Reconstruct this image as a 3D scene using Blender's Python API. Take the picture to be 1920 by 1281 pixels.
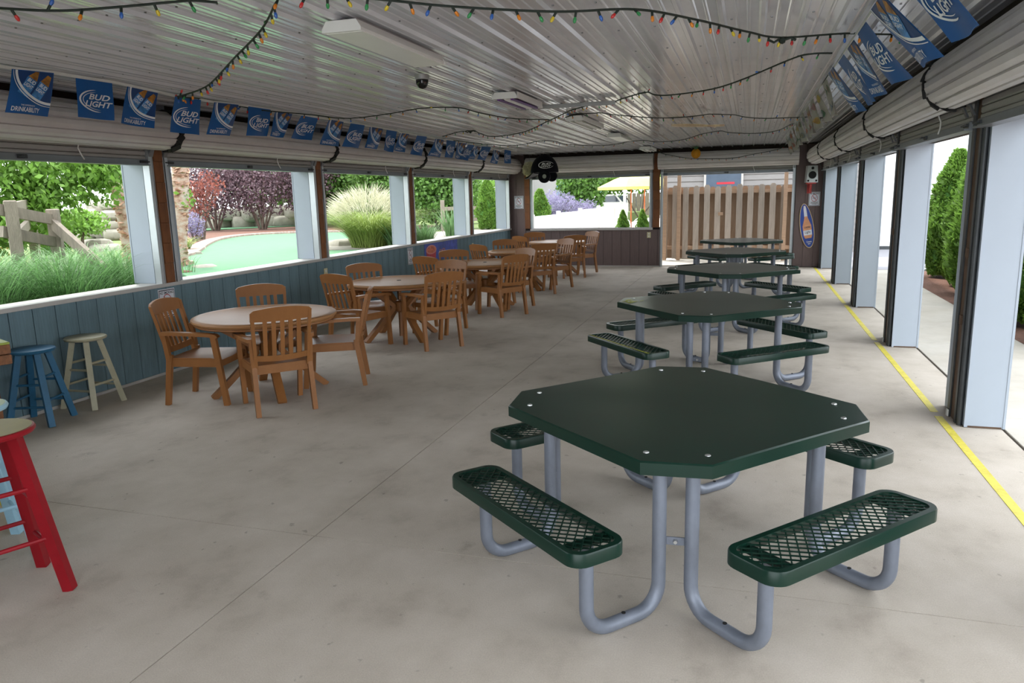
import bpy, math, random
import numpy as np
from mathutils import Vector, Matrix
PI = math.pi
R = math.radians
random.seed(7)
scene = bpy.context.scene
COL = scene.collection
for o in list(bpy.data.objects):
    bpy.data.objects.remove(o)

# ------------------------------------------------------------------ camera
def setup_camera():
    pi, ya, ro = R(-11.0126), R(-17.6731), R(-1.4037)
    F = Vector((math.sin(ya)*math.cos(pi), math.cos(ya)*math.cos(pi), math.sin(pi)))
    r = Vector((math.cos(ya), -math.sin(ya), 0))
    u = r.cross(F)
    r2 = r*math.cos(ro) + u*math.sin(ro)
    u2 = -r*math.sin(ro) + u*math.cos(ro)
    cd = bpy.data.cameras.new('camera')
    cd.sensor_fit = 'HORIZONTAL'
    cd.sensor_width = 36
    cd.lens = 1398.0/1920*36
    cd.clip_end = 400
    co = bpy.data.objects.new('camera', cd)
    m = Matrix((r2, u2, -F)).transposed().to_4x4()
    m.translation = (0, 0, 1.775)
    co.matrix_world = m
    COL.objects.link(co)
    scene.camera = co
setup_camera()

# ------------------------------------------------------------------ light
world = bpy.data.worlds.new('sky')
scene.world = world
world.use_nodes = True
wb = world.node_tree.nodes['Background']
wb.inputs[0].default_value = (0.90, 0.95, 1.0, 1)
wb.inputs[1].default_value = 2.6
sd = bpy.data.lights.new('sun', 'SUN')
sd.energy = 2.4
sd.angle = R(3)
sd.color = (1.0, 0.96, 0.88)
so = bpy.data.objects.new('sun', sd)
so.rotation_euler = Vector((0.50, -0.42, -1.35)).to_track_quat('-Z', 'Y').to_euler()
so.location = (-20, 20, 30)
COL.objects.link(so)
scene.view_settings.view_transform = 'Standard'
scene.view_settings.look = 'None'
scene.view_settings.gamma = 1.0
scene.view_settings.use_curve_mapping = False
scene.view_settings.exposure = 0.85

# ------------------------------------------------------------------ materials
def lin(c):
    if isinstance(c, str):
        c = tuple(int(c[i:i+2], 16)/255 for i in (0, 2, 4))
    return tuple(x/12.92 if x <= .04045 else ((x+.055)/1.055)**2.4 for x in c)
MATS = {}
def M(name, col, rough=.5, metal=0.0, var=.10, scale=6.0, bump=0.0, bscale=80.0, stretch=(1, 1, 1), rnd=0.0, spec=.5, trans=0.0, island=0.0, stain=0.0, coat=0.0, col2=None, alpha=1.0):
    """one procedural material: noise-varied colour, optional grain, bump, per-object or per-leaf variation"""
    if name in MATS:
        return MATS[name]
    m = bpy.data.materials.new(name)
    MATS[name] = m
    m.use_nodes = True
    nt = m.node_tree
    N, L = nt.nodes, nt.links
    b = N['Principled BSDF']
    c = lin(col)
    b.inputs['Roughness'].default_value = rough
    b.inputs['Metallic'].default_value = metal
    b.inputs['Specular IOR Level'].default_value = spec
    b.inputs['Coat Weight'].default_value = coat
    b.inputs['Coat Roughness'].default_value = .15
    tc = N.new('ShaderNodeTexCoord')
    mp = N.new('ShaderNodeMapping')
    mp.inputs['Scale'].default_value = stretch
    L.new(tc.outputs['Object'], mp.inputs['Vector'])
    n1 = N.new('ShaderNodeTexNoise')
    n1.inputs['Scale'].default_value = scale
    n1.inputs['Detail'].default_value = 6
    n1.inputs['Roughness'].default_value = .6
    L.new(mp.outputs[0], n1.inputs['Vector'])
    rp = N.new('ShaderNodeValToRGB')
    lo = tuple(x*(1-var) for x in c)
    hi = tuple(min(1, x*(1+var)) for x in (lin(col2) if col2 else c))
    rp.color_ramp.elements[0].position = .3
    rp.color_ramp.elements[1].position = .7
    rp.color_ramp.elements[0].color = (*lo, 1)
    rp.color_ramp.elements[1].color = (*hi, 1)
    L.new(n1.outputs['Fac'], rp.inputs[0])
    out = rp.outputs[0]
    if stain > 0:
        n3 = N.new('ShaderNodeTexNoise')
        n3.inputs['Scale'].default_value = scale*.22
        n3.inputs['Detail'].default_value = 8
        n3.inputs['Roughness'].default_value = .7
        L.new(mp.outputs[0], n3.inputs['Vector'])
        r3 = N.new('ShaderNodeValToRGB')
        r3.color_ramp.elements[0].position = .36
        r3.color_ramp.elements[1].position = .56
        k = 1-stain
        r3.color_ramp.elements[0].color = (k, k*.98, k*.95, 1)
        r3.color_ramp.elements[1].color = (1, 1, 1, 1)
        L.new(n3.outputs['Fac'], r3.inputs[0])
        mx = N.new('ShaderNodeMixRGB'); mx.blend_type = 'MULTIPLY'; mx.inputs[0].default_value = 1
        L.new(out, mx.inputs[1]); L.new(r3.outputs[0], mx.inputs[2])
        out = mx.outputs[0]
    if rnd > 0 or island > 0:
        if rnd > 0:
            src = N.new('ShaderNodeObjectInfo').outputs['Random']; amt = rnd
        else:
            src = N.new('ShaderNodeNewGeometry').outputs['Random Per Island']; amt = island
        mr = N.new('ShaderNodeMapRange')
        mr.inputs[3].default_value = 1-amt; mr.inputs[4].default_value = 1+amt
        L.new(src, mr.inputs[0])
        mx = N.new('ShaderNodeMixRGB'); mx.blend_type = 'MULTIPLY'; mx.inputs[0].default_value = 1
        L.new(out, mx.inputs[1]); L.new(mr.outputs[0], mx.inputs[2])
        out = mx.outputs[0]
    L.new(out, b.inputs['Base Color'])
    if bump > 0:
        n2 = N.new('ShaderNodeTexNoise')
        n2.inputs['Scale'].default_value = bscale
        n2.inputs['Detail'].default_value = 4
        L.new(mp.outputs[0], n2.inputs['Vector'])
        bp = N.new('ShaderNodeBump')
        bp.inputs['Strength'].default_value = bump
        bp.inputs['Distance'].default_value = .01
        L.new(n2.outputs['Fac'], bp.inputs['Height'])
        L.new(bp.outputs[0], b.inputs['Normal'])
    if trans > 0:
        t = N.new('ShaderNodeBsdfTranslucent')
        L.new(out, t.inputs[0])
        ms = N.new('ShaderNodeMixShader'); ms.inputs[0].default_value = trans
        L.new(b.outputs[0], ms.inputs[1]); L.new(t.outputs[0], ms.inputs[2])
        L.new(ms.outputs[0], N['Material Output'].inputs[0])
    return m

def ramp_mat(name, stops, scale, stretch, rough, bump=0.0, bscale=20.0, spots=0.0, fine=0.0, rnd=0.0):
    """noise driven colour ramp, with optional fine speckle and sparse dark spots"""
    m = bpy.data.materials.new(name); MATS[name] = m; m.use_nodes = True
    N, L = m.node_tree.nodes, m.node_tree.links; b = N['Principled BSDF']; b.inputs['Roughness'].default_value = rough
    tc = N.new('ShaderNodeTexCoord'); mp = N.new('ShaderNodeMapping'); mp.inputs['Scale'].default_value = stretch
    L.new(tc.outputs['Object'], mp.inputs[0])
    def noise(sc, det, ro=.6):
        n = N.new('ShaderNodeTexNoise'); n.inputs['Scale'].default_value = sc; n.inputs['Detail'].default_value = det; n.inputs['Roughness'].default_value = ro
        L.new(mp.outputs[0], n.inputs['Vector']); return n.outputs['Fac']
    def ramp(src, st):
        r = N.new('ShaderNodeValToRGB'); e = r.color_ramp.elements
        while len(e) < len(st): e.new(.5)
        for q, (pos, c) in zip(e, st):
            q.position = pos; q.color = (*c, 1)
        L.new(src, r.inputs[0]); return r.outputs[0]
    def mul(a, c):
        x = N.new('ShaderNodeMixRGB'); x.blend_type = 'MULTIPLY'; x.inputs[0].default_value = 1; L.new(a, x.inputs[1]); L.new(c, x.inputs[2]); return x.outputs[0]
    out = ramp(noise(scale, 8), [(q, lin(c)) for q, c in stops])
    if fine > 0: out = mul(out, ramp(noise(170, 2), [(.3, (1-fine,)*3), (.7, (1+fine*.4,)*3)]))
    if spots > 0:
        out = mul(out, ramp(noise(3.2, 5, .55), [(.66, (1, 1, 1)), (.74, (1-spots, 1-spots*1.05, 1-spots*1.1))]))
        out = mul(out, ramp(noise(17, 2, .5), [(.70, (1, 1, 1)), (.76, (1-spots*1.4,)*3)]))
    if bump > 0:
        bp = N.new('ShaderNodeBump'); bp.inputs['Strength'].default_value = bump; bp.inputs['Distance'].default_value = .01
        L.new(noise(bscale, 5), bp.inputs['Height']); L.new(bp.outputs[0], b.inputs['Normal'])
    L.new(out, b.inputs['Base Color'])
    return m

# ------------------------------------------------------------------ mesh helpers
class MB:
    def __init__(s):
        s.v = []; s.f = []
    def add(s, vs, fs):
        k = len(s.v)
        s.v += [tuple(p) for p in vs]
        s.f += [tuple(i+k for i in f) for f in fs]
        return s
    def box(s, x0, x1, y0, y1, z0, z1, bev=0.0):
        if bev <= 0:
            vs = [(x, y, z) for z in (z0, z1) for (x, y) in ((x0, y0), (x1, y0), (x1, y1), (x0, y1))]
            return s.add(vs, [(3, 2, 1, 0), (4, 5, 6, 7), (0, 1, 5, 4), (1, 2, 6, 5), (2, 3, 7, 6), (3, 0, 4, 7)])
        b = bev
        P = lambda x0, x1, y0, y1, z: [(x0, y0, z), (x1, y0, z), (x1, y1, z), (x0, y1, z)]
        ring = lambda i, z: [(x0+b-i*b, y0+i*0, z)]
        vs = P(x0+b, x1-b, y0+b, y1-b, z0) + P(x0, x1, y0, y1, z0+b) + P(x0, x1, y0, y1, z1-b) + P(x0+b, x1-b, y0+b, y1-b, z1)
        fs = [(3, 2, 1, 0), (12, 13, 14, 15)]
        for k in (0, 4, 8):
            for i in range(4):
                j = (i+1) % 4
                fs.append((k+i, k+j, k+4+j, k+4+i))
        return s.add(vs, fs)
    def bar(s, p, q, w, h, up=(0, 0, 1), w2=None, h2=None):
        p = Vector(p); q = Vector(q); d = (q-p).normalized(); up = Vector(up)
        a = d.cross(up)
        if a.length < 1e-5: a = d.cross(Vector((1, 0, 0)))
        a.normalize(); b = a.cross(d)
        w2 = w2 or w; h2 = h2 or h
        vs = []
        for c, ww, hh in ((p, w, h), (q, w2, h2)):
            for i, j in ((-1, -1), (1, -1), (1, 1), (-1, 1)):
                vs.append(c + a*(i*ww/2) + b*(j*hh/2))
        return s.add(vs, [(3, 2, 1, 0), (4, 5, 6, 7), (0, 1, 5, 4), (1, 2, 6, 5), (2, 3, 7, 6), (3, 0, 4, 7)])
    def strap(s, pts, w, t, side):
        """flat bar following pts; width w along 'side', thickness t"""
        side = Vector(side).normalized(); pts = [Vector(p) for p in pts]; n = len(pts); vs = []
        for i, p in enumerate(pts):
            d = (pts[min(i+1, n-1)]-pts[max(i-1, 0)]).normalized(); b = side.cross(d).normalized()
            for a, c in ((-1, -1), (1, -1), (1, 1), (-1, 1)):
                vs.append(p + side*(a*w/2) + b*(c*t/2))
        fs = [(3, 2, 1, 0), tuple(4*(n-1)+i for i in range(4))]
        for i in range(n-1):
            for k in range(4):
                j = (k+1) % 4
                fs.append((4*i+k, 4*i+j, 4*i+4+j, 4*i+4+k))
        return s.add(vs, fs)
    def tube(s, pts, r, n=10, caps=True):
        pts = [Vector(p) for p in pts]; m = len(pts)
        t0 = (pts[1]-pts[0]).normalized()
        a = t0.cross(Vector((0, 0, 1)))
        if a.length < 1e-4: a = t0.cross(Vector((1, 0, 0)))
        a.normalize(); vs = []
        rr = r if hasattr(r, '__len__') else [r]*m
        for i, p in enumerate(pts):
            t = (pts[min(i+1, m-1)]-pts[max(i-1, 0)]).normalized()
            a = (a - t*a.dot(t)).normalized(); b = t.cross(a)
            for k in range(n):
                g = 2*PI*k/n
                vs.append(p + (a*math.cos(g)+b*math.sin(g))*rr[i])
        fs = []
        for i in range(m-1):
            for k in range(n):
                j = (k+1) % n
                fs.append((i*n+k, i*n+j, (i+1)*n+j, (i+1)*n+k))
        if caps:
            fs.append(tuple(reversed(range(n)))); fs.append(tuple((m-1)*n+k for k in range(n)))
        return s.add(vs, fs)
    def lathe(s, prof, n=24, c=(0, 0, 0)):
        vs = []; fs = []
        for r, z in prof:
            for k in range(n):
                g = 2*PI*k/n
                vs.append((c[0]+r*math.cos(g), c[1]+r*math.sin(g), c[2]+z))
        m = len(prof)
        for i in range(m-1):
            for k in range(n):
                j = (k+1) % n
                fs.append((i*n+k, i*n+j, (i+1)*n+j, (i+1)*n+k))
        fs.append(tuple(reversed(range(n)))); fs.append(tuple((m-1)*n+k for k in range(n)))
        return s.add(vs, fs)
    def prism(s, poly, z0, z1):
        n = len(poly)
        vs = [(x, y, z0) for x, y in poly]+[(x, y, z1) for x, y in poly]
        fs = [tuple(reversed(range(n))), tuple(range(n, 2*n))]
        for i in range(n):
            j = (i+1) % n
            fs.append((i, j, n+j, n+i))
        return s.add(vs, fs)
    def panel(s, fn, nu, nv, off):
        """curved plate: fn(u,v) gives the front face, off the thickness vector"""
        off = Vector(off); a = []; n = (nu+1)*(nv+1)
        for j in range(nv+1):
            for i in range(nu+1):
                a.append(Vector(fn(i/nu, j/nv)))
        vs = a+[p+off for p in a]; fs = []; w = nu+1
        for j in range(nv):
            for i in range(nu):
                k = j*w+i
                fs.append((k, k+1, k+w+1, k+w)); fs.append((n+k, n+k+w, n+k+w+1, n+k+1))
        for i in range(nu):
            fs.append((i, n+i, n+i+1, i+1)); k = nv*w+i; fs.append((k, k+1, n+k+1, n+k))
        for j in range(nv):
            k = j*w; fs.append((k, k+w, n+k+w, n+k)); k = j*w+nu; fs.append((k, n+k, n+k+w, k+w))
        return s.add(vs, fs)
    def xf(s, m):
        s.v = [tuple(m @ Vector(p)) for p in s.v]; return s
    def mesh(s, name, smooth=False):
        me = bpy.data.meshes.new(name); me.from_pydata(s.v, [], s.f); me.validate(); me.update()
        if smooth:
            smooth_mesh(me)
        return me
def smooth_mesh(me, ang=40):
    me.polygons.foreach_set('use_smooth', [True]*len(me.polygons))
    me.set_sharp_from_angle(angle=R(ang))
def fixn(me):
    import bmesh
    bm = bmesh.new(); bm.from_mesh(me); bmesh.ops.recalc_face_normals(bm, faces=bm.faces); bm.to_mesh(me); bm.free()
def O(name, mb, mat, parent=None, loc=(0, 0, 0), rotz=0.0, smooth=False, label=None, cat=None, group=None, kind=None, norm=True):
    """link a mesh (MB or mesh data) as ONE object"""
    if isinstance(mb, MB):
        me = mb.mesh(name)
        if norm: fixn(me)
        if smooth: smooth_mesh(me)
    else:
        me = mb
    if mat is not None and len(me.materials) == 0:
        me.materials.append(mat)
    o = bpy.data.objects.new(name, me); COL.objects.link(o)
    o.location = loc; o.rotation_euler = (0, 0, rotz)
    if parent is not None: o.parent = parent
    tag(o, label, cat, group, kind)
    return o
def tag(o, label=None, cat=None, group=None, kind=None):
    for k, v in (('label', label), ('category', cat), ('group', group), ('kind', kind)):
        if v: o[k] = v
    return o
def T(name, label, cat, loc=(0, 0, 0), rotz=0.0, group=None):
    o = bpy.data.objects.new(name, None); COL.objects.link(o)
    o.location = loc; o.rotation_euler = (0, 0, rotz); o.empty_display_size = .1
    return tag(o, label, cat, group)
def dup(root, loc, rotz, label, group=None):
    r = root.copy(); COL.objects.link(r); r.location = loc; r.rotation_euler = (0, 0, rotz)
    r['label'] = label
    if group: r['group'] = group
    for ch in list(root.children):
        c = ch.copy(); COL.objects.link(c); c.parent = r
        for g in list(ch.children):
            d = g.copy(); COL.objects.link(d); d.parent = c
    return r
def S(name, mb, mat, parent=None, label=None, cat=None, **k):
    return O(name, mb, mat, parent, kind='structure' if parent is None else None, label=label, cat=cat, **k)
def arc(c, r, a0, a1, n, ax, ay):
    c = Vector(c); ax = Vector(ax); ay = Vector(ay)
    return [c+ax*(r*math.cos(a0+(a1-a0)*i/n))+ay*(r*math.sin(a0+(a1-a0)*i/n)) for i in range(n+1)]
_fc = {}
def text_flat(s, shear=0.0, bold=0.0):
    """outline text as flat verts/faces, 1 unit high capitals, left-bottom at 0"""
    key = (s, shear, bold)
    if key in _fc: return _fc[key]
    cu = bpy.data.curves.new('lettering', 'FONT'); cu.body = s; cu.size = 1.4; cu.shear = shear; cu.offset = bold; cu.resolution_u = 3
    o = bpy.data.objects.new('lettering', cu); COL.objects.link(o)
    bpy.context.view_layer.update()
    dg = bpy.context.evaluated_depsgraph_get()
    me = bpy.data.meshes.new_from_object(o.evaluated_get(dg))
    v = np.array([p.co[:2] for p in me.vertices]); f = [tuple(p.vertices) for p in me.polygons]
    bpy.data.objects.remove(o); bpy.data.curves.remove(cu); bpy.data.meshes.remove(me)
    v[:, 0] -= v[:, 0].min(); v[:, 1] -= v[:, 1].min()
    _fc[key] = (v, f)
    return _fc[key]
def text_on(mb, s, fn, u0, u1, v0, v1, shear=0.0, bold=0.0):
    """fit text into the rectangle (u0..u1, v0..v1) of a surface fn(u,v)"""
    v, f = text_flat(s, shear, bold)
    w, h = v[:, 0].max(), v[:, 1].max()
    mb.add([fn(u0+(u1-u0)*x/w, v0+(v1-v0)*y/h) for x, y in v], f)
def poly_on(mb, pts, fn):
    mb.add([fn(u, v) for u, v in pts], [tuple(range(len(pts)))])
def ring_on(mb, fn, cu, cv, ru, rv, w, a0, a1, n=20, taper=True):
    vs = []
    for i in range(n+1):
        t = i/n; a = a0+(a1-a0)*t; ww = w*(math.sin(PI*t)**.6 if taper else 1)+.001
        for k in (-.5, .5):
            vs.append(fn(cu+(ru+k*ww)*math.cos(a), cv+(rv+k*ww)*math.sin(a)))
    mb.add(vs, [(2*i, 2*i+1, 2*i+3, 2*i+2) for i in range(n)])
def np_mesh(name, V, Fc, mat):
    me = bpy.data.meshes.new(name)
    V = np.asarray(V, np.float32).reshape(-1, 3); Fc = np.asarray(Fc, np.int32); k = Fc.shape[1]; n = len(Fc)
    me.vertices.add(len(V)); me.vertices.foreach_set('co', V.ravel())
    me.loops.add(n*k); me.loops.foreach_set('vertex_index', Fc.ravel())
    me.polygons.add(n); me.polygons.foreach_set('loop_start', np.arange(0, n*k, k, dtype=np.int32))
    me.polygons.foreach_set('loop_total', np.full(n, k, np.int32))
    me.update(calc_edges=True); me.validate()
    me.materials.append(mat)
    return me
RNG = np.random.default_rng(5)
def unit(a): return a/np.maximum(np.linalg.norm(a, axis=1, keepdims=True), 1e-6)
def leaves(name, P, L, W, mat, d=None, spread=1.0):
    """many small leaves, each a folded diamond with its own direction"""
    n = len(P); rd = RNG.normal(size=(n, 3))
    D = unit(rd if d is None else d+rd*spread)
    Sd = unit(np.cross(D, RNG.normal(size=(n, 3))))
    Nn = np.cross(D, Sd)
    k = RNG.uniform(.7, 1.3, (n, 1)); L = L*k; W = W*k
    V = np.stack([P-D*L/2, P+Sd*W/2+Nn*W*.15, P+D*L/2, P-Sd*W/2+Nn*W*.15], 1)
    return np_mesh(name, V, np.arange(4*n).reshape(n, 4), mat)
def blades(name, n, rad, hmin, hmax, lean, width, mat, seg=4, droop=.5, base=None):
    """grass or sword leaves growing from a clump"""
    az = RNG.uniform(0, 2*PI, n); rr = rad*np.sqrt(RNG.uniform(0, 1, n)); a2 = az+RNG.normal(0, .5, n)
    b = np.stack([rr*np.cos(az), rr*np.sin(az), np.zeros(n)], 1)
    if base is not None: b = b+base[RNG.integers(0, len(base), n)]
    h = RNG.uniform(hmin, hmax, n); ln = lean*h*(.25+.9*rr/max(rad, 1e-3))*RNG.uniform(.5, 1.3, n)
    o = np.stack([np.cos(a2), np.sin(a2)], 1); sd = np.stack([-np.sin(a2), np.cos(a2)], 1)
    V = np.zeros((n, seg+1, 2, 3))
    for i in range(seg+1):
        t = i/seg; z = h*(t - droop*t**3*.5); off = ln*t**1.7; w = width*(1-t)**.7*.5+.0006
        for k, sg in enumerate((-1, 1)):
            V[:, i, k, 0] = b[:, 0]+o[:, 0]*off+sd[:, 0]*w*sg
            V[:, i, k, 1] = b[:, 1]+o[:, 1]*off+sd[:, 1]*w*sg
            V[:, i, k, 2] = b[:, 2]+z
    st = (seg+1)*2; F = []
    for i in range(seg):
        F.append(np.stack([np.arange(n)*st+2*i, np.arange(n)*st+2*i+1, np.arange(n)*st+2*i+3, np.arange(n)*st+2*i+2], 1))
    return np_mesh(name, V, np.concatenate(F), mat)
def blob(n, c, r, shell=.45):
    """points in an ellipsoid, denser towards its outside"""
    d = unit(RNG.normal(size=(n, 3))); k = RNG.uniform(shell, 1, (n, 1))
    return np.array(c)+d*k*np.array(r), d

# ------------------------------------------------------------------ palette
m_conc = ramp_mat('concrete', [(.25, 'a3988c'), (.45, 'bab0a3'), (.6, 'c2b8ac'), (.8, 'cbc2b6')], 2.6, (1, .8, 1), .82, .25, 150, .22, .10)
m_walk = M('sidewalk_concrete', 'b9b3a9', .9, var=.05, scale=5, bump=.2, bscale=160, stain=.10)
m_joint = M('joint_dirt', '4a4038', .95)
m_yellow = M('yellow_paint', 'd6c84e', .6, var=.12, scale=30, stain=.15)
m_ceil = M('white_sheet_metal', 'c2c3c7', .15, var=.05, scale=2.5, spec=.9)
m_screw = M('screw_steel', '6b6b6b', .4, metal=.8)
m_blue = M('blue_siding', '6b8590', .75, var=.13, scale=7, stretch=(8, 8, .7), bump=.35, bscale=30, rnd=.05, stain=.12)
m_blue_dk = M('siding_groove', '1d2a33', .9)
m_brown = M('brown_siding', '6a5a58', .7, var=.10, scale=7, stretch=(8, 8, .7), bump=.3, bscale=30, rnd=.05)
m_brown_dk = M('brown_groove', '2a2221', .9)
m_sill = M('sill_paint', 'b9b6b2', .5, var=.06)
m_cedar = M('stained_cedar', '7a4b28', .7, var=.22, scale=5, stretch=(6, 6, 1), bump=.3, bscale=40, rnd=.14)
m_dkwood = M('dark_header_wood', '33261f', .8, var=.2, scale=5)
m_clad = M('white_cladding', 'a3adb8', .55, var=.02, scale=3)
m_coil = M('shutter_slat', 'cbc8c8', .42, var=.05, scale=3, spec=.5, stain=.10)
m_curt = M('shutter_curtain', '9a9894', .45, var=.06, scale=3, spec=.5)
m_bar = M('shutter_bar_steel', '83888c', .4, metal=.4, var=.08)
m_alum = M('track_aluminium', 'b4b9bc', .35, metal=.5, var=.06)
m_steel = M('track_dark_steel', '474a4c', .45, metal=.5, var=.16, scale=9)
m_rust = M('rusty_bracket', '5f4a3a', .7, metal=.3, var=.25, scale=14)
m_black = M('black_rubber', '0f0f10', .8)
m_white = M('white_enamel', 'e3e3e0', .35, var=.03)
m_paper = M('sign_paper', 'dfe2ea', .6, var=.03)
m_ink = M('sign_ink', '22222a', .6)
m_red = M('sign_red', 'c0303c', .6)
m_ivory = M('ivory_plastic', 'cfc7a0', .45)

XL, XR, YB, ZC = -5.886, 1.54, 18.55, 2.80
LP = [.35, 3.395, 6.44, 9.485, 12.53, 15.575]          # post centres along the left wall
RPY = [.30, 3.35, 6.40, 9.45, 12.50, 15.50]
Y0 = -1.2

# floor: joints are real gaps between the poured slabs
floor = S('floor', MB().box(-6.2, 1.835, Y0, 19.0, -.22, -.03), m_joint)
ys = [Y0, 3.25, 9.35, 15.4, 18.62]
xs = [-5.90, -2.18, 1.83]
for i in range(len(xs)-1):
    for j in range(len(ys)-1):
        O('slab', MB().box(xs[i]+.003, xs[i+1]-.003, ys[j]+.003, ys[j+1]-.003, -.10, 0), m_conc, floor)
line = T('painted_floor_line', 'yellow painted safety line along the open right side of the floor', 'floor line', (1.467, 7, 0))
prev = Y0
for y in RPY+[18.5]:
    O('line_segment', MB().box(-.028, .028, prev-7+.06, y-.04-7, .0, .0025), m_yellow, line)
    prev = y+.03

# right walkway, bed and ground
walk = S('pavement', MB().box(1.84, 3.02, Y0, 30, -.25, -.012), m_joint)
y = Y0
while y < 22:
    O('slab', MB().box(1.852, 3.0, y+.003, y+1.52, -.10, 0, .003), m_walk, walk); y += 1.525

# ceiling: ribbed sheets, each laid along the hall
ceiling = S('ceiling', MB().box(-6.65, 2.25, Y0-.3, 19.6, ZC+.06, ZC+.30), m_dkwood)
pw = 7.40/8
prof = []
for k in range(4):
    x = k*pw/4
    w = pw/4
    prof += [(x, 0), (x+.012, -.022), (x+.034, -.022), (x+.046, 0), (x+w*.42, 0), (x+w*.45, -.006), (x+w*.49, -.006), (x+w*.52, 0), (x+w*.70, 0), (x+w*.73, -.006), (x+w*.77, -.006), (x+w*.80, 0)]
prof.append((pw, 0))
pm = MB()
n = len(prof)
pm.v = [(x, y, z) for y in (Y0-.2, YB+.02) for x, z in prof]+[(x, y, .004) for y in (Y0-.2, YB+.02) for x in (0, pw)]
pm.f = [(i, n+i, n+i+1, i+1) for i in range(n-1)]+[(2*n, 2*n+1, 2*n+3, 2*n+2)]
pme = pm.mesh('ceiling_panel'); pme.materials.append(m_ceil)
for k in range(8):
    O('ceiling_panel', pme, None, ceiling, (-6.0+k*pw, 0, ZC))
sc = MB()
for k in range(32):
    xx = -6.0+k*pw/4+.075
    for j in range(24):
        yy = 1.2+j*.76+(.0 if k % 2 else .03)
        if yy < YB-.2: sc.lathe([(.007, 0), (.006, -.006)], 6, (xx, yy, ZC))
O('screws', sc, m_screw, ceiling, kind='stuff')
for k, xx in enumerate((-5.12, .60)):
    O('ceiling_seam_strip', MB().box(xx-.012, xx+.012, Y0, YB-.05, ZC-.03, ZC-.002), m_ceil, ceiling)

# headers above the shutters, dark
S('trim_1', MB().box(-6.12, -5.93, Y0, YB+.1, 2.20, ZC+.06), m_dkwood)
S('trim_2', MB().box(1.62, 1.86, Y0, YB+.1, 2.22, ZC+.06), m_dkwood)
S('trim_3', MB().box(-6.12, 1.86, YB+.06, YB+.24, 2.22, ZC+.06), m_dkwood)
S('trim_4', MB().box(1.40, 1.63, Y0, YB, 2.745, ZC+.05), m_dkwood)

# left half wall of grooved blue siding
wl = S('wall_left', MB().box(-6.05, XL-.012, Y0, YB, 0, .95), m_blue_dk)
bw = .2255
y = 4.61-bw*25
bme = MB().box(-.014, .0, .004, bw-.004, .012, .925, .002).mesh('siding_board'); bme.materials.append(m_blue)
while y < YB-.1:
    O('siding_board', bme, None, wl, (XL, y, 0)); y += bw
S('baseboard_left', MB().box(XL, XL+.018, Y0, YB, 0, .028, .004), m_sill)
S('trim_5', MB().box(-6.13, XL+.045, Y0, YB, .925, .965, .004), m_sill)

# back wall of grooved brown siding
wbk = S('wall_back', MB().box(XL-.1, -2.06, YB+.012, YB+.17, 0, .95).box(XL-.1, -5.47, YB+.012, YB+.17, .95, ZC).box(.97, 1.86, YB+.012, YB+.17, 0, ZC), m_brown_dk)
def bboard(x0, x1, z0, z1):
    O('siding_board', MB().box(x0+.003, x1-.003, YB-.004, YB+.013, z0, z1, .002), m_brown, wbk)
x = -2.124
while x > XL:
    if x-.222 < -5.5: break
    bboard(x-.222, x, .012, .90); x -= .222
bboard(-5.47, x, .012, .90); bboard(-5.70, -5.47, .012, ZC); bboard(XL, -5.70, .012, ZC); bboard(-2.124, -2.065, .012, .90)
for a, b in ((.985, 1.20), (1.20, 1.42), (1.42, 1.56)): bboard(a, b, .012, ZC-.02)
S('wall_light_block', MB().box(-6.1, -2.0, Y0+.1, Y0+.25, 0, ZC), m_brown)  # unseen wall added behind the camera, sized to block light on the left
S('baseboard_back', MB().box(-5.88, -2.06, YB-.02, YB-.004, 0, .02), m_sill)
S('trim_6', MB().box(-5.33, -2.24, YB-.05, YB+.2, .895, .945, .004), m_sill)

# stacked cedar posts between the openings
def cedar_post(name, lab, x0, x1, y0, y1, z0, z1, nb):
    t = T(name, lab, 'post', ((x0+x1)/2, (y0+y1)/2, z0))
    h = (z1-z0)/nb
    me = MB().box(-(x1-x0)/2, (x1-x0)/2, -(y1-y0)/2, (y1-y0)/2, .0005, h-.0005, .003).mesh('wood_block'); me.materials.append(m_cedar)
    O('core', MB().box(-(x1-x0)/2+.012, (x1-x0)/2-.012, -(y1-y0)/2+.012, (y1-y0)/2-.012, .01, z1-z0-.01), m_dkwood, t)
    for k in range(nb):
        o = O('wood_block', me, None, t, (random.uniform(-.004, .004), random.uniform(-.003, .003), k*h))
    return t
ordl = ['', '', 'nearest', 'second', 'third', 'fourth']
for k, yc in enumerate(LP[1:], 1):
    cedar_post('cedar_post', 'stained cedar block post on the blue half wall, '+(ordl[k]+' in view' if ordl[k] else 'out of view by the bar table'), -5.90, -5.825, yc-.062, yc+.062, .965, 2.42, 7)
cedar_post('cedar_post', 'stained cedar block post between the white patio window and doorway', -2.235, -2.075, YB-.05, YB+.01, .952, 2.70, 8)
cedar_post('cedar_post', 'stained cedar block post left of the back window', -5.465, -5.335, YB-.05, YB+.01, .952, 2.42, 7)

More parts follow.
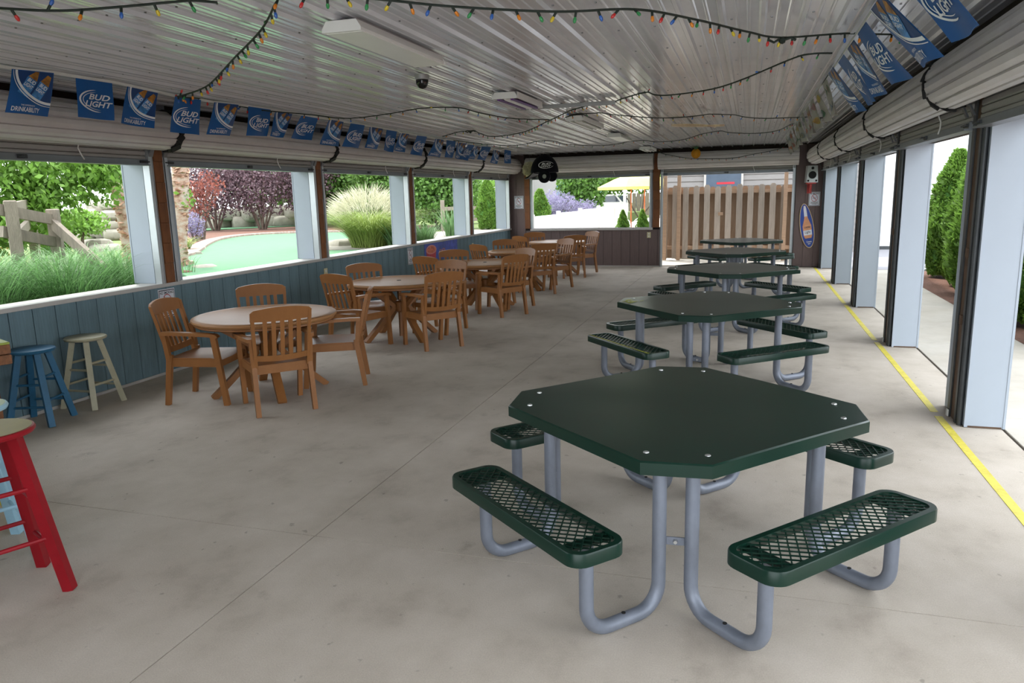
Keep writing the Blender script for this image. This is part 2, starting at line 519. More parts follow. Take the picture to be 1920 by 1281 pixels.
# white clad columns outside the posts
def column(lab, x0, x1, y0, y1, z0):
    t = T('clad_column', lab, 'column', ((x0+x1)/2, (y0+y1)/2, z0))
    w, d = (x1-x0)/2, (y1-y0)/2
    O('cladding', MB().box(-w, w, -d, d, .0, 2.24, .004), m_clad, t)
    O('corner_trim', MB().box(-w-.004, -w+.012, -d-.004, -d+.012, 0, 2.24), m_clad, t)
    O('corner_trim', MB().box(w-.012, w+.004, -d-.004, -d+.012, 0, 2.24), m_clad, t)
    if z0 < .1: O('base_flashing', MB().box(-w+.02, w-.02, -d-.003, d, -.0, .012), m_rust, t)
nn = ['nearest', 'second', 'third', 'fourth', 'fifth']
for k, yc in enumerate(LP):
    lab = 'white clad column on the left sill, '+(nn[k-2]+' in view' if k >= 2 else ['beside the camera', 'just out of view at left'][k])
    column(lab, -6.19, -5.925, yc-.12, yc+.28, .965)
column('white clad column on the left sill at the far corner', -6.19, -5.925, 18.35, 18.70, .965)
for k, yc in enumerate(RPY):
    lab = 'tall white clad column on the open right side, '+(nn[k-2]+' in view' if k >= 2 else ['behind the camera', 'just right of the camera'][k])
    column(lab, 1.585, 1.845, yc-.30, yc+.30, 0.003)
column('tall white clad column on the open right side, farthest by the brown corner', 1.585, 1.845, 18.19, 18.7, 0.003)
S('trim_7', MB().box(-5.335, -5.27, YB+.0, YB+.10, .945, 2.25), m_alum)
S('trim_8', MB().box(-2.30, -2.24, YB+.0, YB+.10, .945, 2.25), m_clad)

# ------------------------------------------------------------------ rolling shutters
def coil_mesh(L):
    r, nf = .190, 13
    ring = []
    for k in range(nf):
        a = 2*PI*k/nf; w = 2*PI/nf
        for rr, da in ((r-.018, .0), (r-.018, .10), (r-.002, .17), (r+.003, .55), (r-.001, .96)):
            ring.append((rr*math.cos(a+w*da), rr*math.sin(a+w*da)))
    n = len(ring); mb = MB()
    mb.v = [(x, y, z) for x in (0, L) for y, z in ring]
    mb.f = [(i, (i+1) % n, n+(i+1) % n, n+i) for i in range(n)]+[tuple(range(n)), tuple(range(2*n-1, n-1, -1))]
    return mb
def shutter(lab, loc, rotz, L, zb, mtrack, dark, seam=True):
    td = .036 if dark else .085
    """local x along the opening, y into the room, z up"""
    t = T('rolling_shutter', lab, 'shutter', loc, rotz, 'rolled-up metal shutters')
    cy, cz = .22, 2.51
    O('coil', coil_mesh(L+.09).xf(Matrix.Translation((-.045, cy, cz))), m_coil, t)
    mb = MB(); z = 2.22; 
    while z < 2.56:
        mb.box(.06, L-.06, .03, .055, z, z+.046, .008); z += .05
    O('curtain', mb, m_curt, t)
    bar = O('bottom_bar', MB().box(.05, L-.05, .02, .07, 2.175, 2.235, .006).box(.05, L-.05, .0, .10, 2.170, 2.182), m_bar, t)
    O('latch', MB().box(L*.485, L*.515, .07, .085, 2.19, 2.222, .003).tube([(L*.5, .085, 2.21), (L*.5, .11, 2.21), (L*.52, .11, 2.205)], .007, 6), m_steel, bar)
    for x in (.10, L-.10):
        O('slide_bolt', MB().box(x-.06, x+.06, .07, .082, 2.195, 2.22, .002).tube([(x-.05, .09, 2.207), (x+.07, .09, 2.207)], .008, 6), m_steel, bar)
    pts = [(L*.30+.02*math.sin(i*1.1), .09+.012*math.sin(i*2.), 2.40-.05*i) for i in range(5)]
    O('pull_cord', MB().tube(pts, .006, 6), m_white, t)
    for x0, x1 in ((.0, .055), (L-.055, L)):
        tr = MB().box(x0, x1, .002, .016, zb, 2.36).box(x0, x0+.008, .016, td, zb, 2.36).box(x1-.008, x1, .016, td, zb, 2.36)
        tk = O('track', tr, mtrack, t)
        O('track_lip', MB().box(x0-.008 if x0 > 1 else x0+.02, x1-.02 if x0 > 1 else x1+.008, td, td+.005, zb, 2.34), mtrack, tk)
        xm = (x0+x1)/2
        O('bracket', MB().strap([(xm, .09, 2.26), (xm, .12, 2.33), (xm, .16, 2.36), (xm, .20, 2.35)], .05, .012, (1, 0, 0)), m_steel if dark else m_bar, tk)
    if seam:   # jagged black strip painting in the dark gap and end brackets between coils
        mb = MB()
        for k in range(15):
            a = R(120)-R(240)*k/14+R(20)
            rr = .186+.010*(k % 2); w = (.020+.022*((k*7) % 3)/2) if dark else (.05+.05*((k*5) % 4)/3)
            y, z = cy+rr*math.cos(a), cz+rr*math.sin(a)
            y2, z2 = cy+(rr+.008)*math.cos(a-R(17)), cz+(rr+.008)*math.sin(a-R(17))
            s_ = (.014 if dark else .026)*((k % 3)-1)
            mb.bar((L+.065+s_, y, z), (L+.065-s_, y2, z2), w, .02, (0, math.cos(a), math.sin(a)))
        O('dark_gap_strip', mb, m_black, t)
    return t
bl = ['', 'first', 'second', 'third', 'fourth', 'fifth']
ends = LP+[18.42]
for k in range(0, 6):
    a, b = ends[k]+.07, ends[k+1]-.07
    if k == 5: b = 18.40
    shutter('rolled-up slatted shutter over the %s window bay of the left wall%s' % (bl[k] or 'hidden', '' if bl[k] else ' beside the camera'), (XL-.03, b, 0), -PI/2, b-a, .965, m_alum, False, k > 0)
ends = RPY+[18.42]
for k in range(0, 6):
    a, b = ends[k]-.02, ends[k+1]-.14
    if k == 5: b = 18.40
    shutter('rolled-up slatted shutter over the %s open bay on the right side%s' % (bl[k] or 'hidden', '' if bl[k] else ' beside the camera'), (XR+.045, a, 0), PI/2, b-a, .0, m_steel, True, k < 5)
shutter('rolled-up slatted shutter over the back patio window', (-2.26, YB+.04, 0), PI, 3.06, .945, m_alum, False, False)
shutter('rolled-up slatted shutter over the back doorway', (.97, YB+.04, 0), PI, 3.03, .0, m_alum, False, False)
# wooden studs seen between the dark tracks on the right
for k, yc in enumerate(RPY[2:]):
    t = T('door_jamb', 'dark steel and rusty wood jamb of the %s right column' % nn[k], 'jamb', (1.585, yc, 0))
    O('wood_strip', MB().box(-.03, 0, -.135, -.03, 0, 2.40, .003), m_rust, t)
    O('angle_iron', MB().box(-.043, -.035, -.03, .03, .0, 2.40).box(-.035, 0, .022, .03, 0, 2.40), m_steel, t)
    O('pipe_track', MB().tube([(-.021, -.24, 0), (-.021, -.24, 2.30)], .02, 12), m_steel, t, smooth=True)
    for z in (.75, 1.25): O('strap_clip', MB().box(-.05, -.03, -.15, -.10, z, z+.07), m_rust, t)
    O('shoe_plate', MB().box(-.055, -.044, -.02, .02, .0, .055, .003), m_white, t)

# ------------------------------------------------------------------ picnic tables
m_green = M('green_powder_coat', '0b2b21', .30, var=.14, scale=4, spec=.32)
m_galv = M('galvanised_tube', '747a86', .45, metal=.25, var=.16, scale=9, stretch=(1, 1, .6), bump=.1, bscale=30)
m_bolt = M('bolt_steel', 'c4c6c6', .3, metal=.8)
def rrect(w, h, r, n=6):
    pts = []
    for cx, cy, a in ((w/2-r, h/2-r, 0), (-w/2+r, h/2-r, PI/2), (-w/2+r, -h/2+r, PI), (w/2-r, -h/2+r, 1.5*PI)):
        for i in range(n+1):
            g = a+PI/2*i/n
            pts.append((cx+r*math.cos(g), cy+r*math.sin(g)))
    return pts
def ring_mb(outer, inner, z0, z1, zi):
    n = len(outer); mb = MB()
    mb.v = [(x, y, z0) for x, y in outer]+[(x, y, z1-.006) for x, y in outer]+[(x*.994, y*.98, z1) for x, y in outer]+[(x, y, z1) for x, y in inner]+[(x, y, zi) for x, y in inner]+[(x*.985, y*.95, z0) for x, y in outer]
    for k in range(5):
        for i in range(n):
            j = (i+1) % n
            mb.f.append((k*n+i, k*n+j, (k+1)*n+j, (k+1)*n+i))
    for i in range(n):
        j = (i+1) % n
        mb.f.append((5*n+i, 5*n+j, j, i))
    return mb
def make_picnic(lab, loc, rz):
    t = T('picnic_table', lab, 'picnic table', loc, rz, 'green metal picnic tables')
    s, c = 1.375/2, .194
    octo = [(s-c, s), (-s+c, s), (-s, s-c), (-s, -s+c), (-s+c, -s), (s-c, -s), (s, -s+c), (s, s-c)]
    # top: rings from the centre so that the sheet can sag a little
    pts = []
    for i in range(8):
        a, b = octo[i], octo[(i+1) % 8]; m = 10 if i % 2 == 0 else 3
        for k in range(m): pts.append((a[0]+(b[0]-a[0])*k/m, a[1]+(b[1]-a[1])*k/m))
    n = len(pts); mb = MB(); rings = [.02, .15, .3, .45, .6, .75, .88, .95, .992, 1.0]
    for q, k in enumerate(rings):
        for x, y in pts:
            X, Y = x*k, y*k
            z = .75-.004*math.exp(-((X+.25)**2+(Y-.3)**2)/.05)*(1 if q < 9 else .6)+.0025*math.sin(3.1*X+2*Y)*math.sin(4*Y+1)-(.006 if q == 9 else 0)
            mb.v.append((X, Y, z))
    for x, y in pts: mb.v.append((x, y, .694))
    for x, y in pts: mb.v.append((x*.985, y*.985, .694))
    for x, y in pts: mb.v.append((x*.985, y*.985, .742))
    m = len(rings)+3
    for q in range(m-1):
        for i in range(n):
            j = (i+1) % n
            mb.f.append((q*n+i, q*n+j, (q+1)*n+j, (q+1)*n+i))
    mb.f.append(tuple(reversed(range(n)))); mb.f.append(tuple((m-1)*n+i for i in range(n)))
    top = O('table_top', mb, m_green, t, smooth=True)
    SL, SW, SD, ZS = 1.05, .265, .895, .452
    outer, inner = rrect(SL, SW, .07), rrect(SL-.055, SW-.055, .05)
    rim = ring_mb(outer, inner, ZS-.055, ZS, ZS-.012).mesh('seat'); fixn(rim); smooth_mesh(rim); rim.materials.append(m_green)
    gm = MB(); a, b = (SL-.055)/2, (SW-.055)/2
    px, py = .050, .0205
    sl = (2*py)/(px)
    def clip(x0, y0, dx, dy):
        t0, t1 = -9, 9
        for p, d, lo, hi in ((x0, dx, -a, a), (y0, dy, -b, b)):
            u, v = (lo-p)/d, (hi-p)/d
            if u > v: u, v = v, u
            t0, t1 = max(t0, u), min(t1, v)
        return (t0, t1) if t1-t0 > .01 else None
    for sg in (-1, 1):
        dx, dy = 1/math.hypot(1, .95), sg*.95/math.hypot(1, .95)
        k = -a-b
        while k < a+b:
            r_ = clip(k, 0, dx, dy)
            if r_:
                p, q = (k+dx*r_[0], dy*r_[0], ZS-.009-.002*sg), (k+dx*r_[1], dy*r_[1], ZS-.009-.002*sg)
                gm.bar(p, q, .0052, .005)
            k += px
    gme = gm.mesh('seat_mesh'); gme.materials.append(m_green)
    br = MB().box(-.028, .028, -SW/2+.01, SW/2-.01, ZS-.030, ZS-.018)
    for yy in (-.045, .045): br.lathe([(.009, 0), (.008, .008)], 8, (0, yy, ZS-.018))
    brm = br.mesh('cross_bracket'); brm.materials.append(m_green)
    # U tube in the plane across the seat
    r, zt = .030, .030
    ri, ro, rb = .50, SD-.01, .115
    prof = [(ri, .70), (ri, .55), (ri, .35), (ri, zt+rb)]
    for i in range(1, 9):
        g = PI+PI/2*i/8; prof.append((ri+rb+rb*math.cos(g), zt+rb+rb*math.sin(g)))
    for i in range(0, 9):
        g = 1.5*PI+PI/2*i/8; prof.append((ro-rb+rb*math.cos(g), zt+rb+rb*math.sin(g)))
    prof += [(ro, .30), (ro, ZS-.03)]
    tm = MB().tube([(0, d, z) for d, z in prof], r, 14).mesh('leg_tube'); smooth_mesh(tm); tm.materials.append(m_galv)
    hm = MB().lathe([(.009, 0), (.009, .004), (.004, .004)], 8, (0, (ri+ro)/2, 2*r-.001)).mesh('anchor_hole'); hm.materials.append(m_black)
    bo = MB().lathe([(.013, 0), (.012, .004), (.006, .007)], 10).mesh('bolt'); bo.materials.append(m_bolt)
    for k in range(4):
        g = k*PI/2
        seat = O('seat', rim, None, t, (-SD*math.sin(g), SD*math.cos(g), 0), g)
        O('seat_mesh', gme, None, seat, kind='stuff')
        for e in (-.405, .405):
            O('cross_bracket', brm, None, seat, (e, 0, 0))
            w = Matrix.Rotation(g, 3, 'Z') @ Vector((e, 0, 0))
            lt = O('leg_tube', tm, None, t, w, g)
            O('anchor_hole', hm, None, lt)
        q = Matrix.Rotation(g, 3, 'Z')
        for p in ((.43, .60, .749), (.60, .43, .749)):
            O('bolt', bo, None, t, q @ Vector(p))
        p = q @ Vector((.405, .485, .33)); p2 = q @ Vector((.485, .405, .33))
        O('tie_plate', MB().bar(p, p2, .006, .035), m_galv, t)
        O('tie_bolt', MB().lathe([(.011, 0), (.008, .012)], 8).xf(Matrix.Translation(q @ Vector((.448, .448, .33))) @ Matrix.Rotation(g-PI/4, 4, 'Z') @ Matrix.Rotation(-PI/2, 4, 'X')), m_bolt, t)
    return t
pt = make_picnic('green metal picnic table with mesh seats, closest to the camera', (-.295, 3.62, 0), R(45+4))
for (x, y, a), lab in zip(((-.35, 7.21, -4), (-.22, 10.54, 1), (-.216, 13.68, -1), (-.15, 16.62, -3)), ('second green metal picnic table from the camera, with yellow paint scuffs on a corner', 'third green metal picnic table from the camera, middle of the row', 'fourth green metal picnic table from the camera', 'farthest green metal picnic table in front of the wooden fence')):
    o = dup(pt, (x, y, 0), R(45+a), lab)
    if y == 7.21:
        m_scuff = M('yellow_scuff', 'a8ad3a', .5, var=.3, scale=30)
        mb = MB()
        for i in range(26):
            q = random.random(); px = -.655+.20*random.random()**1.5; py = .50+.15*(q-.5)*2+(px+.65)*.3
            if px < -.66 or py > .645 or py-px > 1.145: continue
            mb.prism([(px, py), (px+.05, py+.004), (px+.055, py+.016), (px+.004, py+.010)], .7515, .7525)
        O('paint_scuff', mb, m_scuff, o)
        O('paint_scuff', MB().box(-.5, .5, -.007, .007, .453, .4545), m_scuff, o, (-.99, 0, 0), PI/2)

# ------------------------------------------------------------------ round tables and armchairs
m_resin = M('brown_resin', '8f5f35', .42, spec=.35, var=.08, scale=10, stretch=(1, 1, .4), bump=.05, bscale=60)
m_top = M('resin_table_top', '9c7046', .48, spec=.3, var=.05, scale=14, bump=.03)
def make_round(lab, loc, rz):
    t = T('round_table', lab, 'table', loc, rz, 'round resin tables')
    r = .655
    O('table_top', MB().lathe([(0.001, .705), (r-.05, .705), (r-.012, .709), (r, .728), (r-.004, .742), (r-.02, .750), (r-.06, .750), (r-.065, .7475), (.02, .748), (.018, .748)], 56), m_top, t, smooth=True)
    O('apron', MB().lathe([(r-.14, .682), (r-.035, .682), (r-.024, .69), (r-.026, .703), (r-.14, .706)], 48), m_resin, t, smooth=True)
    O('umbrella_plug', MB().lathe([(.03, .747), (.028, .752), (.012, .753)], 16), m_black, t)
    O('hub', MB().lathe([(.05, .34), (.075, .36), (.075, .47), (.05, .49)], 16), m_resin, t, smooth=True)
    for k in range(4):
        a = PI/4+k*PI/2; c, s = math.cos(a), math.sin(a)
        pr = [(.47, .69), (.36, .62), (.22, .52), (.11, .43), (.11, .40), (.20, .31), (.34, .17), (.47, .05), (.525, .0)]
        O('leg', MB().strap([(q*c, q*s, z) for q, z in pr], .075, .055, (-s, c, 0)), m_resin, t)
    return t
RT = [(-4.31, 5.91, 0), (-4.28, 8.70, 12), (-4.03, 11.32, 8), (-4.17, 13.85, 10), (-4.16, 16.60, 0)]
names = ['the nearest', 'the second', 'the third', 'the fourth', 'the farthest']
rt0 = make_round('round brown resin table nearest to the camera, by the blue wall', RT[0][:2]+(0,), 0)
for k in range(1, 5):
    dup(rt0, RT[k][:2]+(0,), R(RT[k][2]), 'round brown resin table, %s of the row along the blue wall' % names[k].replace('the ', '') if k < 4 else 'round brown resin table farthest away by the brown back wall')
def bx(y, z):   # how far back the backrest lies at width y and height z
    return -.215-.26*max(0, z-.42)-.035*(1-(y/.25)**2)
def make_chair(lab, loc, rz):
    t = T('armchair', lab, 'chair', loc, rz, 'brown resin armchairs')
    th = (-.022, 0, 0)
    def seat(u, v):
        y = (u-.5)*(.50-.04*(1-v)); x = -.235+.49*v
        return (x, y, .432-.016*math.sin(PI*min(1, v*1.05))*(1-(2*u-1)**2)-.02*max(0, v-.85)/.15)
    O('seat', MB().panel(seat, 10, 10, (0, 0, -.022)), m_resin, t, smooth=True)
    mb = MB()
    for s_ in (-1, 1): mb.bar((-.225, s_*.225, .385), (.235, s_*.245, .385), .024, .065)
    mb.bar((.235, -.245, .38), (.235, .245, .38), .022, .06); mb.bar((-.225, -.22, .385), (-.225, .22, .385), .022, .06)
    O('apron', mb, m_resin, t)
    def rail(u, v):
        y = (u-.5)*.50; zt = .938-.030*(2*u-1)**2-.016*max(0, abs(2*u-1)-.9)/.1; z0 = .815+.004*(2*u-1)**2
        z = z0+(zt-z0)*v
        return (bx(y, z), y, z)
    br = O('backrest', MB().panel(rail, 20, 5, th), m_resin, t, smooth=True)
    def low(u, v):
        y = (u-.5)*.42; z = .475+.05*v-.012*(1-(2*u-1)**2)
        return (bx(y, z), y, z)
    O('lower_rail', MB().panel(low, 10, 1, th), m_resin, br, smooth=True)
    for s_ in (-1, 1):
        def st(u, v, s_=s_):
            z = .40+.495*v; y = s_*(.203+.020*v+.027*u*1.0)
            return (bx(y, z)+.004, y, z)
        O('stile', MB().panel(st, 1, 8, (-.030, 0, 0)), m_resin, br, smooth=True)
    for y in (-.138, -.069, 0, .069, .138):
        def sl(u, v, y=y):
            z = .50+.33*v
            return (bx(y, z)-.003, y+(u-.5)*.034, z)
        O('slat', MB().panel(sl, 1, 6, (-.014, 0, 0)), m_resin, br, smooth=True)
    for s_ in (-1, 1):
        O('arm', MB().strap([(-.275, s_*.245, .655), (-.18, s_*.268, .66), (0, s_*.278, .655), (.16, s_*.282, .648), (.245, s_*.278, .638), (.26, s_*.275, .62)], .058, .03, (0, 1, 0)), m_resin, t, smooth=True)
        O('leg', MB().bar((.275, s_*.245, 0), (.215, s_*.268, .64), .040, .048, (1, 0, 0), .036, .05), m_resin, t)
        O('leg', MB().bar((-.285, s_*.238, 0), (-.222, s_*.232, .46), .040, .042, (1, 0, 0), .040, .05), m_resin, t)
        O('arm_post', MB().bar((-.232, s_*.238, .42), (-.255, s_*.243, .65), .036, .04, (1, 0, 0)), m_resin, t)
    return t
CH = [  # x, y, facing, place
 (-4.72, 5.56, 12, 'left of the nearest round table, before a sign'),
 (-3.917, 5.47, 137, 'with its back to the camera at the nearest round table'),
 (-3.88, 6.40, 205, 'seen from the side, right of the nearest round table'),
 (-4.63, 6.36, -49, 'between the nearest round table and the blue wall'),
 (-4.53, 8.06, 75, 'at the near left of the second round table'),
 (-3.652, 8.28, 141, 'with its back to the camera at the second round table'),
 (-3.96, 9.25, 262, 'on the far right of the second round table, facing the camera'),
 (-4.70, 8.80, -42, 'between the second round table and the blue wall'),
 (-4.47, 10.54, 72, 'at the near left of the third round table'),
 (-3.57, 10.78, 146, 'with its back to the camera at the third round table'),
 (-3.69, 11.58, 238, 'on the right of the third round table, facing the wall'),
 (-4.47, 11.22, -60, 'between the third round table and the blue wall'),
 (-4.52, 13.15, 58, 'at the near left of the fourth round table'),
 (-3.71, 13.25, 128, 'with its back to the camera at the fourth round table'),
 (-3.63, 14.15, 235, 'on the right of the fourth round table, facing the wall'),
 (-4.57, 13.98, -75, 'between the fourth round table and the blue wall'),
 (-4.52, 15.80, 58, 'at the near left of the farthest round table'),
 (-3.72, 16.05, 120, 'with its back to the camera at the farthest round table'),
 (-3.70, 17.02, 230, 'on the right of the farthest round table, by the brown wall'),
 (-4.72, 16.75, -73, 'behind the farthest round table near the corner'),
]
ch0 = make_chair('brown slatted resin armchair '+CH[0][3], CH[0][:2]+(0,), R(CH[0][2]))
for x, y, a, lab in CH[1:]:
    dup(ch0, (x, y, 0), R(a), 'brown slatted resin armchair '+lab)

# ------------------------------------------------------------------ stools and bar table
def make_stool(lab, loc, rz, h, r, fr, ms, ml, mrim=None):
    t = T('wooden_stool', lab, 'stool', loc, rz, 'painted wooden stools')
    seat = O('seat', MB().lathe([(.001, h-.034), (r-.03, h-.034), (r-.006, h-.026), (r, h-.014), (r-.006, h-.003), (r-.014, h-.0005 if mrim else h)], 32), mrim or ms, t, smooth=True)
    if mrim: O('seat_top', MB().lathe([(r-.013, h-.003), (r-.014, h), (.001, h+.001)], 32), ms, seat, smooth=True)
    tr = r*.60
    P = []
    for k in range(4):
        a = k*PI/2+PI/4; c, s = math.cos(a), math.sin(a)
        P.append((Vector((fr*c, fr*s, 0)), Vector((tr*c, tr*s, h-.03))))
        O('leg', MB().bar(P[-1][0], P[-1][1], .047, .047, (c, s, 0)), ml, t)
    for k in range(4):
        a, b = P[k], P[(k+1) % 4]
        for z in ((.22, .42) if k % 2 else (.17, .36)):
            q = z*h/.63/(h)
            O('rung', MB().tube([a[0].lerp(a[1], q), b[0].lerp(b[1], q)], .011, 8), ml, t, smooth=True)
    return t
m_s = {k: M('stool_'+k, c, .4, var=.10, scale=9, stain=.12, spec=.25) for k, c in dict(cream='aba78f', blue='2f6486', red='8e1520', olive='857022', sky='9cc4d8', mint='9bb089', yellow='b9a52e', orange='d89a30').items()}
make_stool('cream painted wooden stool against the blue wall', (-5.66, 5.13, 0), R(3), .635, .175, .245, m_s['cream'], m_s['cream'])
make_stool('worn blue painted wooden stool against the blue wall', (-5.64, 4.58, 0), R(20), .635, .175, .245, m_s['blue'], m_s['blue'])
make_stool('red wooden bar stool with an olive yellow seat, at the left edge', (-3.25, 2.36, 0), R(-24), .80, .19, .262, m_s['olive'], m_s['red'], m_s['red'])
make_stool('pale blue wooden bar stool with a mint seat, behind the red stool', (-3.74, 2.62, 0), R(-24), .80, .19, .262, m_s['mint'], m_s['sky'], m_s['sky'])
make_stool('yellow wooden bar stool mostly hidden behind the pale blue stool', (-4.22, 2.87, 0), R(-24), .80, .19, .262, m_s['orange'], m_s['yellow'])
m_plank = M('old_timber', '7a5136', .8, var=.3, scale=7, stretch=(1, 6, 6), bump=.4, bscale=40)
m_lime = M('lime_paint', '8d9a3a', .5, var=.15)
bt = T('bar_table', 'timber edged bar table with a lime green top at the left edge', 'table', (-4.40, 3.43, 0), math.atan2(-.41, .91))
for z0, z1 in ((.815, .875), (.88, .94)):
    O('edge_timber', MB().box(-.05, .0, -1.4, 0, z0, z1, .004), m_plank, bt)
    O('edge_timber', MB().box(-.85, -.05, -.05, 0, z0, z1, .004), m_plank, bt)
    O('edge_timber', MB().box(-.9, -.85, -1.4, 0, z0, z1, .004), m_plank, bt)
O('table_top', MB().box(-.9, .0, -1.4, 0, .94, .955, .003), m_lime, bt)
for x, y in ((-.12, -.12), (-.78, -.12), (-.12, -1.28), (-.78, -1.28)):
    O('leg', MB().box(x-.045, x+.045, y-.045, y+.045, 0, .82), m_plank, bt)

# ------------------------------------------------------------------ fixtures on the ceiling
m_purple = M('purple_tube', '5b2a78', .3)
m_tube = M('glass_tube', 'c9cfc9', .2)
m_grey = M('grey_metal', '9b9c9b', .4, metal=.2)
def fixture(lab, y0, y1, x0, x1, mt=None):
    cx = (x0+x1)/2; h = .058; z = ZC-.024; w = (x1-x0)/2; L = y1-y0
    t = T('strip_light', lab, 'ceiling light', (cx, y0, z), 0, 'fluorescent strip lights')
    O('housing', MB().prism([(-w*.8, 0), (w*.8, 0), (w, -h*.75), (w, -h), (-w, -h), (-w, -h*.75)], 0.02, L-.02).xf(Matrix(((1, 0, 0, 0), (0, 0, 1, 0), (0, 1, 0, 0), (0, 0, 0, 1)))) if mt is None else MB().box(-w, w, .02, L-.02, -.045, 0, .004), m_white if mt is None else m_grey, t)
    for y in (0, L-.03):
        O('end_cap', MB().prism([(-w*.8, 0), (w*.8, 0), (w+.004, -h*.75), (w+.004, -h-.004), (-w-.004, -h-.004), (-w-.004, -h*.75)], y, y+.03).xf(Matrix(((1, 0, 0, 0), (0, 0, 1, 0), (0, 1, 0, 0), (0, 0, 0, 1)))), m_white, t)
    if mt is None:
        O('lens', MB().box(-w+.006, w-.006, .03, L-.03, -h-.006, -h), m_white, t)
    else:
        for x in (-w*.55, w*.55): O('tube', MB().tube([(x, .03, -.062), (x, L-.03, -.062)], .016, 10), mt, t, smooth=True)
        O('reflector', MB().prism([(-w*.25, -.045), (w*.25, -.045), (0, -.078)], .03, L-.03).xf(Matrix(((1, 0, 0, 0), (0, 0, 1, 0), (0, 1, 0, 0), (0, 0, 0, 1)))), m_white, t)
        for x in (-w, w): O('side_rail', MB().box(x-.006, x+.006, .02, L-.02, -.06, 0), m_white, t)
fixture('closed white strip light on the ceiling, nearest to the camera', 3.99, 5.25, -2.36, -2.12)
fixture('strip light with two purple tubes in the middle of the ceiling', 7.24, 8.2, -2.45, -2.2, m_purple)
fixture('strip light with two bare pale tubes beyond the purple one', 9.75, 11.2, -2.3, -2.08, m_tube)
fixture('small closed white strip light far along the ceiling', 12.88, 14.1, -2.33, -2.10)
fixture('last strip light on the ceiling, close to the back wall', 16.9, 17.9, -2.35, -2.10, m_tube)
t = T('ceiling_rail', 'grey metal rail screwed across the ceiling ribs beside the purple light', 'rail', (-2.0, 8.48, ZC-.024))
O('rail', MB().box(-.56, .56, -.05, .05, -.018, 0, .003).box(-.56, .56, -.05, -.042, -.045, -.018), m_grey, t)
for x in (-.4, 0, .4): O('screw', MB().lathe([(.012, -.024), (.012, -.018)], 8, (x, .0, 0)), m_screw, t)
t = T('dome_camera', 'small dark dome security camera under the ceiling', 'camera', (-2.62, 5.95, ZC-.022))
O('mount', MB().lathe([(.06, 0), (.058, -.035), (.052, -.04)], 24), m_grey, t, smooth=True)
O('dome', MB().lathe([(.052, -.04), (.052, -.06), (.045, -.085), (.028, -.105), (.006, -.112)], 24), M('smoked_dome', '0c0c0e', .12), t, smooth=True)
# painted fish sign on the ceiling
def fish_poly(n=14):
    up = [(i/n*.78, .5+.36*math.sin(PI*(i/n)**.8)*(1-.35*i/n)) for i in range(n+1)]
    lo = [(i/n*.78, .5-.34*math.sin(PI*(i/n)**.8)*(1-.35*i/n)) for i in range(n, 0, -1)]
    return up+[(1, .86), (.93, .5), (1, .14)]+lo
t = T('fish_sign', 'long painted fish hanging flat under the ceiling', 'fish sign', (-.80, 11.7, ZC-.05), R(40))
O('fish_body', MB().prism([((u-.5)*.86, (v-.5)*.30) for u, v in fish_poly()], -.03, 0), M('fish_pink', 'c9a08a', .5, var=.2, scale=9, col2='d8c9a0'), t)
O('fish_fin', MB().prism([(-.1, .06), (.12, .05), (.08, .13), (-.06, .12)], -.025, -.005), M('fish_grey', '6d6a5a', .5), t)
for x in (-.25, .25): O('hanger', MB().tube([(x, 0, 0), (x, 0, .027)], .004, 6), m_screw, t)

# ------------------------------------------------------------------ string lights
m_wire = M('green_wire', '16241c', .6)
m_bulb = {k: M('bulb_'+k, c, .25, spec=.6) for k, c in dict(red='c02a2a', orange='d8801f', yellow='cdb52e', blue='2e5fae', green='2f8a4c').items()}
sock = MB().lathe([(.0045, 0), (.0075, -.006), (.0075, -.028), (.006, -.032)], 8).mesh('socket'); smooth_mesh(sock); sock.materials.append(m_wire)
bme = {}
for k in m_bulb:
    me = MB().lathe([(.006, -.030), (.009, -.038), (.010, -.047), (.008, -.056), (.003, -.062)], 10).mesh('bulb'); smooth_mesh(me); me.materials.append(m_bulb[k]); bme[k] = me
def strand(lab, pts, step):
    pts = [Vector(p) for p in pts]
    c = []
    for i in range(len(pts)-1):   # smooth the given points into a hanging wire
        p0, p1, p2, p3 = pts[max(i-1, 0)], pts[i], pts[i+1], pts[min(i+2, len(pts)-1)]
        for k in range(10):
            q = k/10
            c.append(.5*((2*p1)+(p2-p0)*q+(2*p0-5*p1+4*p2-p3)*q*q+(3*p1-p0-3*p2+p3)*q**3))
    c.append(pts[-1])
    for p in c: p.z = min(p.z, ZC-.028)
    t = T('string_lights', lab, 'string lights', c[0], 0, 'strings of coloured bulbs')
    o0 = c[0].copy()
    O('wire', MB().tube([p-o0 for p in c], .0065, 6), m_wire, t, smooth=True)
    d = step*.6; keys = list(m_bulb); k = 0
    for i in range(len(c)-1):
        seg = (c[i+1]-c[i]).length
        while d < seg:
            p = c[i].lerp(c[i+1], d/seg)-o0
            rot = (random.gauss(0, .35), random.gauss(0, .35), random.uniform(0, 6))
            if random.random() < .06: rot = (random.choice((-2.6, 2.6, 1.6)), 0, rot[2])
            kk = keys[(k*3+random.randint(0, 1)) % 5]
            b = O('bulb', bme[kk], None, t, p); b.rotation_euler = rot; b.scale = ((.95 if c[0].y < 4 else .72),)*3
            O('socket', sock, None, b)
            d += step*random.uniform(.85, 1.15); k += 1
        d -= seg
    return t
strand('string of coloured bulbs sagging across the top left corner', [(-3.9, 2.75, 2.76), (-3.39, 2.85, 2.7), (-3.15, 2.96, 2.69), (-2.95, 3.11, 2.72), (-2.74, 3.27, 2.76), (-2.60, 3.40, 2.79)], .15)
